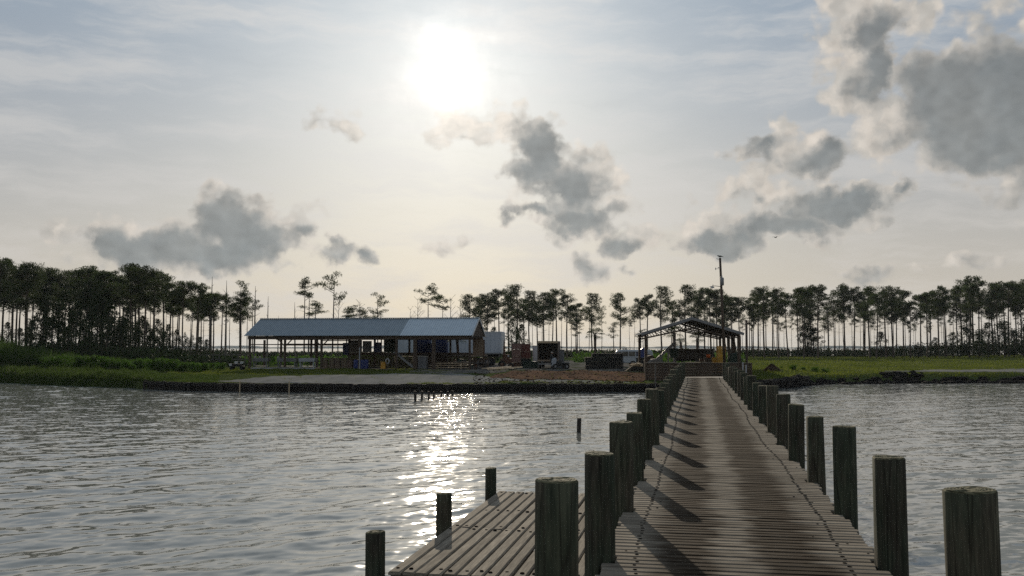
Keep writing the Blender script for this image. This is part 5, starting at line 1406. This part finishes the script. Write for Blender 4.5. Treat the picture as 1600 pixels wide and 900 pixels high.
def person(px, Y, label, rz):
    """one continuous skinned body, standing, one arm reaching down to the handlebar"""
    g = gz(px, Y)
    root = thing('person', label, 'person', (xat(px, Y), Y, g), rz)
    J = {'pelvis': (0, 0, .93), 'waist': (0, .01, 1.10), 'chest': (.02, .0, 1.32), 'neck': (.04, 0, 1.48), 'head': (.06, 0, 1.58), 'crown': (.06, 0, 1.69),
         'shL': (.02, .18, 1.40), 'elL': (.16, .26, 1.14), 'wrL': (.36, .22, 1.02), 'haL': (.44, .2, .99), 'shR': (.02, -.18, 1.40), 'elR': (-.02, -.27, 1.12), 'wrR': (.08, -.28, .88), 'haR': (.11, -.27, .80),
         'hpL': (0, .09, .90), 'knL': (.03, .11, .50), 'anL': (-.02, .12, .09), 'toL': (.14, .13, .03), 'hpR': (0, -.09, .90), 'knR': (.06, -.11, .50), 'anR': (0, -.12, .09), 'toR': (.16, -.13, .03)}
    E = ['pelvis waist', 'waist chest', 'chest neck', 'neck head', 'head crown', 'chest shL', 'shL elL', 'elL wrL', 'wrL haL', 'chest shR', 'shR elR', 'elR wrR', 'wrR haR', 'pelvis hpL', 'hpL knL', 'knL anL', 'anL toL', 'pelvis hpR', 'hpR knR', 'knR anR', 'anR toR']
    Rr = {'pelvis': (.15, .12), 'waist': (.14, .11), 'chest': (.17, .12), 'neck': (.06, .06), 'head': (.085, .10), 'crown': (.065, .075), 'shL': (.075, .07), 'shR': (.075, .07), 'elL': (.05, .05), 'elR': (.05, .05), 'wrL': (.033, .033), 'wrR': (.033, .033),
          'haL': (.04, .03), 'haR': (.04, .03), 'hpL': (.10, .10), 'hpR': (.10, .10), 'knL': (.065, .065), 'knR': (.065, .065), 'anL': (.045, .045), 'anR': (.045, .045), 'toL': (.045, .035), 'toR': (.045, .035)}
    names = list(J)
    # fingers grow from each hand as short chains
    for s_, hn, d_ in (('L', 'haL', Vector((1, -.1, -.3))), ('R', 'haR', Vector((.3, .1, -1)))):
        b_ = Vector(J[hn])
        for f_ in range(4):
            n_ = f'f{s_}{f_}'; J[n_] = tuple(b_ + d_.normalized() * (.075 + .01 * (1.5 - abs(f_ - 1.5))) + Vector((0, (f_ - 1.5) * .021, 0))); Rr[n_] = (.009, .009); E.append(f'{hn} {n_}')
        n_ = f't{s_}'; J[n_] = tuple(b_ + Vector((.02, -.045 if s_ == 'L' else .045, .0))); Rr[n_] = (.011, .011); E.append(f'{hn} {n_}')
    names = list(J)
    me = bpy.data.meshes.new('body'); me.from_pydata([J[n] for n in names], [tuple(names.index(a) for a in e.split()) for e in E], [])
    o = link_mesh('body', me, root); sk = o.modifiers.new('skin', 'SKIN'); sk.use_smooth_shade = True
    for i, n in enumerate(names):
        v = me.skin_vertices[0].data[i]; v.radius = Rr[n]; v.use_root = n == 'pelvis'
    ss = o.modifiers.new('subsurf', 'SUBSURF'); ss.levels = 1; ss.render_levels = 1
    me.materials.append(M['shirt'])
    hd = MB(); hd.ball((.065, 0, 1.625), (.098, .082, .122), 12, 9); hd.ball((.165, 0, 1.61), (.02, .014, .025), 6, 4); hd.ball((.06, .083, 1.61), (.02, .012, .03), 6, 4); hd.ball((.06, -.083, 1.61), (.02, .012, .03), 6, 4)
    h_ = hd.build('head', M['skin'], root, True)
    for sy in (-.03, .03): MB().ball((.152, sy, 1.635), .011, 6, 4).build('eye', M['black'], h_)
    MB().box((.154, 0, 1.565), (.012, .045, .010)).build('mouth', M['rust'], h_)
    c = MB(); c.ball((.055, 0, 1.69), (.108, .094, .075), 12, 6); c.prism([(.10, 1.675), (.24, 1.66), (.24, 1.67), (.10, 1.70)], -.07, .07, 'y'); c.build('cap', M['hat'], root, True)
    return root
person(861.5, 98.6, 'person in dark clothes and pale cap standing between box truck and quad bike', R(-15))

# ------------------------------------------------------------------ stack of dark wire cages
YC = 98.5
def cage_mesh():
    mb = MB(); w, d_, h = .62, .95, .40
    for i in range(7):
        x = -w / 2 + w * i / 6
        for sy in (-1, 1): mb.box((x, sy * d_ / 2, h / 2), (.022, .022, h))
    for i in range(6):
        z = .012 + (h - .024) * i / 5
        for sy in (-1, 1): mb.box((0, sy * d_ / 2, z), (w, .02, .02))
        for sx in (-1, 1): mb.box((sx * w / 2, 0, z), (.02, d_, .02))
    mb.box((0, 0, .02), (w * .96, d_ * .96, .02)); mb.box((0, 0, h * .5), (w * .9, d_ * .9, .02)); mb.box((0, .02, h * .47), (w * .90, d_ * .88, h * .86))
    return mb.mesh('wire_cage', M['cage'])
cg = cage_mesh()
xs0, xs1 = xat(914.5, YC), xat(973, YC)
ncol = 6
for c in range(ncol):
    for k in range(4):
        if k == 3 and c == 0: continue
        o = link_mesh('wire_cage', cg); o.location = (xs0 + .32 + (xs1 - xs0 - .64) * c / (ncol - 1) + random.uniform(-.03, .03), YC + random.uniform(-.08, .08), gz(940, YC) + .405 * k); o.rotation_euler = (0, 0, random.uniform(-.03, .03)); o.scale = (1.02, 1, 1)
        tag(o, 'dark wire cage in the low wide stack in front of the van', 'cage', 'dark wire cages stacked before the van')

# ------------------------------------------------------------------ van
YV = 106; gV = gz(985, YV)
vn = thing('parked_van', 'pale grey van with a long row of windows parked behind the cage stack', 'van', (xat(957, YV), YV, gV), R(-2))
k = (zat(547, YV) - gV) / 1.95
VL = 4.5
pr = [(.0, .45), (.02, .95), (.22, 1.25), (.45, 1.80), (.62, 1.93), (1.2, 1.97), (VL - .35, 1.95), (VL - .1, 1.82), (VL, 1.1), (VL - .02, .45)]
mb = MB(); mb.prism([(a, b_ * k) for a, b_ in pr], 0, 1.75, 'y'); mb.build('body', M['van'], vn, False, .08)
for x0_, x1_ in ((.52, .98), (1.08, 1.72), (1.80, 2.5), (2.62, 3.05), (3.13, 3.75)):
    MB().box(((x0_ + x1_) / 2, -.012, 1.50 * k), (x1_ - x0_, .03, .52 * k)).build('window', M['glass'], vn, False, .02)
MB().prism([(.26, 1.27 * k), (.47, 1.78 * k), (.44, 1.80 * k), (.22, 1.28 * k)], .15, 1.6, 'y').build('windscreen', M['glass'], vn)
MB().box((3.92, -.01, .95 * k), (.42, .03, 1.0 * k)).build('doorway_shade_panel', M['black'], vn)['label'] = 'black panel standing in for the shade of an open doorway'  # flat black panel painted as the shade inside a doorway; the body isn't cut open
MB().box((1.9, -.012, 1.2 * k), (3.5, .03, .05)).build('belt_trim', M['white'], vn)
MB().box((VL / 2 - .1, .875, 1.975 * k), (VL - 1.2, 1.3, .05)).build('roof', M['white'], vn, False, .02)
for x in (.85, 2.15, 3.55):
    if x == .85 or x == 2.15 + 0: pass
for x in (.85, 2.25):
    w = MB().tube([(x, -.03, .34), (x, .2, .34)], .34, 18).build('wheel', M['black'], vn); MB().tube([(x, -.05, .34), (x, .0, .34)], .18, 12).build('hub', M['steel'], w)
    w = MB().tube([(x, 1.55, .34), (x, 1.78, .34)], .34, 18).build('wheel', M['black'], vn)
MB().box((-.05, .87, .5), (.12, 1.6, .16)).build('bumper', M['steel'], vn)
for y in (.3, 1.45): MB().ball((.0, y, .85 * k), (.04, .11, .11)).build('headlight', M['white'], vn)
o = MB().prism([(0, 0), (.52, .05), (.60, .95), (.32, 1.08), (.05, .85)], -.35, .35, 'y').build('blue_tarp', M['blue'], None, False, .06); Y = 103.5; o.location = (xat(999.5, Y), Y, zat(559, Y)); tag(o, 'bright blue bundled tarp raised beside the van door', 'tarp')
o = MB().box((0, 0, .5), (.9, .8, 1.0)).box((0, 0, 1.02), (.98, .88, .06)).build('storage_bin', M['cage'], None, False, .03); Y = 103.5; o.location = (xat(1001, Y), Y, gz(1001, Y)); o.scale = (1, 1, (zat(559, Y) - gz(1001, Y)) / 1.05); tag(o, 'dark bin under the bundled blue tarp by the van', 'bin')
# pile of pale split lumber
for i in range(11):
    Y = 93 + random.uniform(-.3, .4); px = 996 + random.uniform(-8, 9)
    o = MB().box((0, 0, 0), (random.uniform(.7, 1.3), random.uniform(.1, .2), .07)).build('split_board', M['lumber']); o.location = (xat(px, Y), Y, gz(px, Y) + .42 + random.uniform(-.05, .28)); o.rotation_euler = (random.uniform(-.3, .3), random.uniform(-.35, .15), random.uniform(-.5, .5)); tag(o, 'pale offcut board in the heap on the dark pallet', 'board', 'pale offcut boards heaped on the pallet')
o = MB().box((0, 0, .18), (1.6, 1.1, .36)).box((0, 0, .38), (1.7, 1.15, .04)).build('pallet', M['tar']); Y = 93.2; o.location = (xat(997, Y), Y, gz(997, Y)); tag(o, 'dark pallet under the heap of pale offcut boards', 'pallet')
o = MB().box((0, 0, 0), (1.6, .10, .08)).build('leaning_board', M['lumber']); Y = 92.4; o.location = (xat(987, Y), Y, gz(987, Y) + .42); o.rotation_euler = (0, R(-35), 0); tag(o, 'single pale board leaning up against the pallet heap', 'board')

# ------------------------------------------------------------------ peak-roofed open shed
YG = 85; AX = R(-5.0)
gG = .80
xc = xat(1082, YG); HWs = 158 * YG / F / 2
az_, ez_ = zat(496, YG) - gG, zat(520.5, YG) - gG
LS = 13.3
sh = thing('peaked_shed', 'open timber shed with peaked metal roof seen end-on beyond the boardwalk', 'shed', (xc, YG, gG), AX)
for sx in (-1, 1):
    # roof slope: corrugated sheet running along y
    mb = MB(); n = 60; th = .05
    prof = []
    for i in range(n):
        t0 = i / n; prof += [(t0, 0.0), (t0 + .55 / n, 0.0), (t0 + .7 / n, .035), (t0 + .9 / n, .035)]
    for i in range(len(prof) - 1):
        ya, yb = -0.3 + (LS + .3) * prof[i][0], -0.3 + (LS + .3) * prof[i + 1][0]; ha, hb = prof[i][1], prof[i + 1][1]
        a = (sx * .0, ya, az_ + ha); b_ = (sx * HWs, ya, ez_ + ha); c = (sx * HWs, yb, ez_ + hb); d_ = (0, yb, az_ + hb)
        low = lambda p: (p[0], p[1], p[2] - th - (.0))
        mb.add([a, b_, c, d_, low(a), low(b_), low(c), low(d_)], [(0, 1, 2, 3), (7, 6, 5, 4), (1, 5, 6, 2), (0, 3, 7, 4)] + ([(0, 4, 5, 1)] if i == 0 else []))
    mb.build('roof_slope', M['metal_dark'], sh)
    MB().beam((sx * .0, -.33, az_ - .10), (sx * HWs, -.33, ez_ - .10), .05, .24).build('barge_board', M['steel'], sh)
    MB().box((sx * (HWs - .42), LS / 2 - .1, ez_ - .12), (.12, LS - .3, .28)).build('eave_beam', M['timber'], sh)
    ys = [0, 3.2, 6.5, 9.7, 12.9] if sx > 0 else [0, 12.9]
    for y in ys:
        MB().box((sx * (HWs - .42), y, (ez_ - .26) / 2), (.26 if y == 0 else .22, .26, ez_ - .26)).build('post', M['timber'], sh)
    if sx > 0:
        for y in (3.2, 9.7): MB().beam((sx * (HWs - .42), y - 1.4, ez_ - 1.4), (sx * (HWs - .42), y, ez_ - .3), .08, .12).build('knee_brace', M['timber'], sh)
for y in (0, 4.3, 8.6, 12.9):
    mb = MB()
    for sx in (-1, 1):
        mb.beam((0, y, az_ - .20), (sx * (HWs - .3), y, ez_ - .12), .07, .18)
        a = Vector((0, y, az_ - .95)); b_ = Vector((sx * (HWs - .45), y, ez_ - .42)); mb.beam(a, b_, .07, .13)
        for t in (.0, .25, .5, .75):
            p = a.lerp(b_, t); q = Vector((0, y, az_ - .2)).lerp(Vector((sx * (HWs - .3), y, ez_ - .12)), t + (.12 if t < .7 else .05)); mb.beam(p, q, .05, .07)
    mb.build('truss', M['timber'], sh)
for x in np.linspace(-HWs + .8, HWs - .8, 8):
    zz = az_ - (az_ - ez_) * abs(x) / HWs - .115
    MB().box((x, LS / 2 - .1, zz), (.06, LS - .5, .10)).build('purlin', M['timber'], sh)

def in_shed(px, Y):
    return Vector((xat(px, Y), Y, gG))
# what stands under it
YI = 92
cvr = thing('conveyor', 'dark sloping conveyor on legs under the peak-roofed shed', 'conveyor', in_shed(1043, YI), R(-4))
zl, zh = zat(561, YI) - gG, zat(535, YI) - gG; xl, xh = xat(1027, YI) - cvr.location.x, xat(1055, YI) - cvr.location.x
mb = MB(); mb.beam((xl, -.3, zl), (xh, -.3, zh), .06, .22); mb.beam((xl, .3, zl), (xh, .3, zh), .06, .22); mb.build('side_frame', M['steel'], cvr)
MB().beam((xl, 0, zl + .02), (xh, 0, zh + .02), .54, .05).build('belt', M['black'], cvr)
for t in (.25, .62, .95):
    x = xl + (xh - xl) * t; z = zl + (zh - zl) * t
    for y in (-.3, .3): MB().box((x, y, z / 2 - .05), (.09, .07, z)).build('leg', M['steel'], cvr)
MB().box((xh - .15, 0, zh * .62), (.7, .7, .9), taper=1.25).build('hopper', M['green_dark'], cvr, False, .03)
wg = thing('tank_wagon', 'long dark box wagon under the peak-roofed shed, behind the yellow crates', 'wagon', in_shed(1083, 95), R(-3))
w_ = xat(1112, 95) - xat(1052, 95); z1 = zat(545, 95) - gG; z0 = zat(561, 95) - gG
MB().box((0, 0, (z0 + z1) / 2), (w_, 1.6, z1 - z0)).build('wagon_box', M['timber_grey'], wg, False, .03)
mb = MB()
for i in range(9): mb.box((-w_ / 2 + w_ * (i + .5) / 9, -.82, (z0 + z1) / 2), (.07, .05, z1 - z0))
mb.box((0, -.83, z1 - .05), (w_, .06, .1)); mb.build('side_ribs', M['timber'], wg)
for x in (-w_ * .32, w_ * .32):
    for y in (-.6, .6): MB().tube([(x, y - .1, .32), (x, y + .1, .32)], .32, 14).build('wheel', M['black'], wg)
MB().box((0, 0, z0 - .1), (w_ * .9, .6, .18)).build('chassis', M['black'], wg)
# yellow crate tower, six high
yc = crate_mesh(.66, .6, .305, M['yellow'])
mb = MB(); mb.box((0, 0, .17), (.60, .54, .27))
Yy = 84
zt_, n = zat(540.5, Yy) - gG, 7
for cpx, cnt, lab in ((1127, n, 'yellow crate in the tall tower beside the utility pole'), (1119.5, 4, 'yellow crate in the shorter stack against the tall yellow tower')):
    for k in range(cnt):
        o = link_mesh('yellow_crate', yc); s_ = zt_ / n / .31
        o.location = in_shed(cpx, Yy + (0 if cnt == n else .7)) + Vector((0, 0, zt_ / n * k)); o.scale = (1, 1, s_); o.rotation_euler = (0, 0, random.uniform(-.05, .05)); tag(o, lab, 'crate', 'yellow crates of the tall tower' if cnt == n else 'yellow crates of the short stack')
for k in range(3):
    o = link_mesh('rusty_crate', crate_mesh(.9, .6, .38, M['rust'])); o.location = in_shed(1101, 88) + Vector((0, 0, .4 * k)); o.rotation_euler = (0, 0, random.uniform(-.1, .1)); tag(o, ('lowest', 'middle', 'topmost')[k] + ' rusty brown crate in the stack by the orange bucket', 'crate')
bk = thing('bucket', 'bright orange bucket set on dark crates under the peak-roofed shed', 'bucket', in_shed(1107, 87) + Vector((0, 0, zat(559, 87) - gG)))
MB().tube([(0, 0, 0), (0, 0, .30)], [.17, .21], 14).build('pail', M['orange'], bk, True); MB().tube([(.2 * math.cos(a), 0, .30 + .16 * math.sin(a)) for a in np.linspace(0, math.pi, 9)], .012, 5, False).build('bail_handle', M['steel'], bk)
o = MB().box((0, 0, .5), (.7, .6, 1.0)).box((0, 0, 1.02), (.78, .66, .06)).build('crate_stand', M['timber']); o.location = in_shed(1107, 87); o.scale = (1, 1, (zat(559, 87) - gG) / 1.05); tag(o, 'dark crate stand carrying the orange bucket', 'stand')
eg = thing('engine_block', 'dark engine on a stand between the orange bucket and the yellow crates', 'engine', in_shed(1114, 88))
MB().box((0, 0, .9), (.8, .6, .6)).build('block', M['black'], eg, False, .05); MB().tube([(.1, 0, 1.2), (.1, 0, 1.62)], [.12, .07], 10).build('stack', M['black'], eg)
for sx in (-.3, .3): MB().box((sx, 0, .3), (.1, .5, .6)).build('leg', M['black'], eg)
for px, Y, w_, h_, mk, lab in ((1024, 84, 1.4, 1.25, 'timber_grey', 'grey tarp-covered heap at the low end of the conveyor'), (1033, 86, 1.1, .9, 'plastic_grey', 'grey tub in front of the conveyor legs'), (1148, 86, 1.2, 1.75, 'green_dark', 'dark covered stack by the shed posts past the utility pole'), (1015, 88, 1.0, 1.5, 'timber', 'dark stacked timbers beside the corner post of the peak-roofed shed')):
    o = MB().prism([(-w_ / 2, 0), (w_ / 2, 0), (w_ * .46, h_ * .7), (w_ * .22, h_), (-w_ * .25, h_ * .96), (-w_ * .47, h_ * .65)], -.5, .5, 'y').build('covered_heap', M[mk], None, False, .08); o.location = in_shed(px, Y); o.rotation_euler = (0, 0, random.uniform(-.2, .2)); tag(o, lab, 'heap')
o = MB().box((0, 0, 0), (1.15, .3, .06)).box((-.4, 0, -.3), (.08, .25, .55)).box((.4, 0, -.3), (.08, .25, .55)).build('trestle_board', M['lumber']); o.location = in_shed(1083, 79) + Vector((0, 0, zat(566, 79) - gG)); tag(o, 'pale board on a trestle straight beyond the end of the boardwalk', 'trestle')

# low timber wall across the end of the boardwalk
lw = thing('timber_wall', 'low weathered grey timber wall across the shore end of the boardwalk', 'wall', (xat(1088, 71), 71, .62), R(-6))
x0_, x1_ = xat(1010, 71) - lw.location.x, xat(1172, 71) - lw.location.x; ht = zat(567.5, 71) - .62
mb = MB()
for i in range(6): mb.box(((x0_ + x1_) / 2, random.uniform(-.015, .015), ht * (i + .5) / 6), (x1_ - x0_, .07, ht / 6 * .93))
mb.build('wall_planks', M['timber'], lw)
for i in range(7): MB().box((x0_ + (x1_ - x0_) * i / 6, -.09, ht / 2), (.13, .10, ht + .06)).build('wall_post', M['timber'], lw)
MB().box(((x0_ + x1_) / 2, .0, ht + .02), (x1_ - x0_ + .1, .2, .04)).build('cap_board', M['timber_grey'], lw)
o = MB().prism([(-1.6, 0), (1.6, 0), (1.6, .45), (-1.6, .40)], 0, 5.2, 'y').build('landing_ramp', M['timber_grey']); p = RIGHT * UC + FWD * (V1 + .15); o.location = (p.x, p.y, .56); o.rotation_euler = (0, 0, -DA); tag(o, 'grey plank landing joining the boardwalk to the shore', 'landing')

# poles
YU = 75
up = thing('utility_pole', 'tall wooden utility pole with a grey transformer and a lamp arm', 'utility pole', (xat(1133, YU), YU, gz(1133, YU)))
H_ = zat(403, YU) - gz(1133, YU); lx = xat(1127.5, YU) - xat(1133, YU)
def onp(py):
    z = zat(py, YU) - gz(1133, YU); return Vector((lx * z / H_, 0, z))
MB().tube([(0, 0, -.5), (lx * .5, 0, H_ * .5), (lx, 0, H_)], [.125, .105, .088], 12).build('pole', M['timber'], up, True)
p = onp(440); tf = MB(); tf.tube([p + Vector((.02, -.26, -.32)), p + Vector((.02, -.26, -.28)), p + Vector((.02, -.26, .24)), p + Vector((.02, -.26, .30))], [.12, .145, .145, .10], 14); t_ = tf.build('transformer', M['steel'], up, True)
MB().tube([p + Vector((.02, -.26, .30)), p + Vector((.02, -.26, .46))], .035, 8).build('bushing', M['white'], t_)
MB().box(p + Vector((.01, -.10, 0)), (.08, .16, .3)).build('bracket', M['steel'], t_)
p = onp(448); mb = MB(); mb.tube([p, p + Vector((-.5, -.1, .06)), p + Vector((-.95, -.15, .0))], .022, 6); ar = mb.build('lamp_arm', M['steel'], up, True)
MB().ball(p + Vector((-.72, -.13, -.06)), (.16, .09, .07), 10, 6).build('lamp_head', M['white'], ar)
MB().box(p + Vector((-.68, -.13, .09)), (.05, .05, .12)).build('photocell', M['black'], ar)
for py, dx in ((405, -.32), (417, -.17), (419, -.38)):
    p = onp(py + 1); q_ = p + Vector((dx, 0, .10 if py < 410 else 0))
    i_ = MB().tube([p, q_], .014, 5).build('insulator_arm', M['steel'], up)
    if py != 405: MB().ball(q_, (.035, .035, .11 if dx < -.2 else .05), 8, 5).build('insulator', M['plastic_pale'], i_)
bd = thing('perched_bird', 'small dark bird perched on top of the utility pole', 'bird', up.location + onp(403) + Vector((0, 0, .0)))
mb = MB(); mb.ball((0, 0, .13), (.15, .07, .065), 10, 6); mb.ball((-.15, 0, .18), (.05, .045, .045), 8, 5); mb.tube([(-.19, 0, .18), (-.25, 0, .17)], [.018, .003], 5); mb.tube([(.10, 0, .12), (.27, 0, .08)], [.04, .015], 5); mb.tube([(0, .02, .0), (0, .02, .09)], .008, 4); mb.tube([(0, -.02, .0), (0, -.02, .09)], .008, 4)
mb.build('body', M['feather'], bd, True)
o = MB().tube([(0, 0, -.5), (.02, 0, zat(500, 77) - .7)], [.11, .09], 12).build('service_pole', M['bark'], None, True); o.location = (xat(1167, 77), 77, .7); tag(o, 'shorter bare wooden pole standing just past the peak-roofed shed', 'pole')
for px, pt, Y, lab in ((1161, 566, 68, 'thin pale pipe standing at the shore end of the boardwalk'), (1166, 570, 67, 'second thin pale pipe, nearer the dark seawall')):
    o = MB().tube([(0, 0, -.6), (0, 0, zat(pt, Y) - .56)], .045, 6).build('pipe', M['plastic_pale']); o.location = (xat(px, Y), Y, .56); tag(o, lab, 'pipe')
# flying bird
Yb = 160
fb_ = thing('flying_bird', 'tiny bird gliding in front of the cloud over the boardwalk', 'bird', (xat(1212, Yb, 20), Yb, zat(371, Yb)), .5)
mb = MB(); mb.ball((0, 0, 0), (.28, .08, .07), 8, 5)
for s_ in (-1, 1): mb.add([(.12, 0, .03), (-.12, 0, .03), (-.05, s_ * .4, .16), (.14, s_ * .4, .18), (.0, s_ * .95, .08), (.07, s_ * .9, .10), (.12, 0, .01), (-.12, 0, .01)], [(0, 1, 2, 3), (3, 2, 4, 5), (6, 3, 2, 7)])
mb.build('body', M['feather'], fb_)
# dirt mound
rg = np.random.default_rng(4); me = MB()
Ym = 84; n_, m_ = 26, 10; w_ = 29 * Ym / F / 2
vs = [(0, 0, zat(568, Ym) - gz(1206, Ym))]
for j in range(1, m_ + 1):
    t = j / m_
    for k in range(n_):
        a = 2 * math.pi * k / n_; r_ = w_ * t * (1 + .12 * math.sin(3 * a + 1) + .05 * rg.normal())
        vs.append((r_ * math.cos(a), r_ * math.sin(a), vs[0][2] * (1 - t) ** .9 * (1 + .06 * rg.normal()) - (.12 if j == m_ else 0)))
fs = [(0, 1 + k, 1 + (k + 1) % n_) for k in range(n_)]
for j in range(m_ - 1):
    for k in range(n_): a = 1 + j * n_ + k; b_ = 1 + j * n_ + (k + 1) % n_; fs.append((a, a + n_, b_ + n_, b_))
me.add(vs, fs); o = me.build('dirt_mound', M['dirt']); o.location = (xat(1206, Ym), Ym, gz(1206, Ym)); tag(o, 'brown dirt mound on the grass just past the boardwalk', 'mound')
# ------------------------------------------------------------------ the damp morning air over the bay
m = bpy.data.materials.new('morning_haze'); m.use_nodes = True; nt = m.node_tree
for n in list(nt.nodes): nt.nodes.remove(n)
out = N(nt, 'ShaderNodeOutputMaterial'); pv = N(nt, 'ShaderNodeVolumePrincipled')
pv.inputs['Color'].default_value = (.80, .90, 1.0, 1); pv.inputs['Density'].default_value = .00007; pv.inputs['Anisotropy'].default_value = .2
nt.links.new(pv.outputs[0], out.inputs['Volume'])
hz = MB().box((0, 900, 14.75), (9000, 5600, 36.5)).build('haze', m)
tag(hz, None, None, None, 'stuff')
# ------------------------------------------------------------------ render settings
SC.view_settings.view_transform = 'Standard'; SC.view_settings.look = 'None'; SC.view_settings.exposure = 0.0; SC.view_settings.gamma = 1.0
SC.view_settings.use_curve_mapping = False
SC.render.film_transparent = False
cy = SC.cycles
cy.max_bounces = 6; cy.diffuse_bounces = 2; cy.glossy_bounces = 3; cy.transmission_bounces = 3; cy.transparent_max_bounces = 6; cy.volume_bounces = 0
cy.sample_clamp_direct = 0; cy.sample_clamp_indirect = 6
cy.caustics_reflective = False; cy.caustics_refractive = False
cy.use_denoising = False
cy.use_adaptive_sampling = False
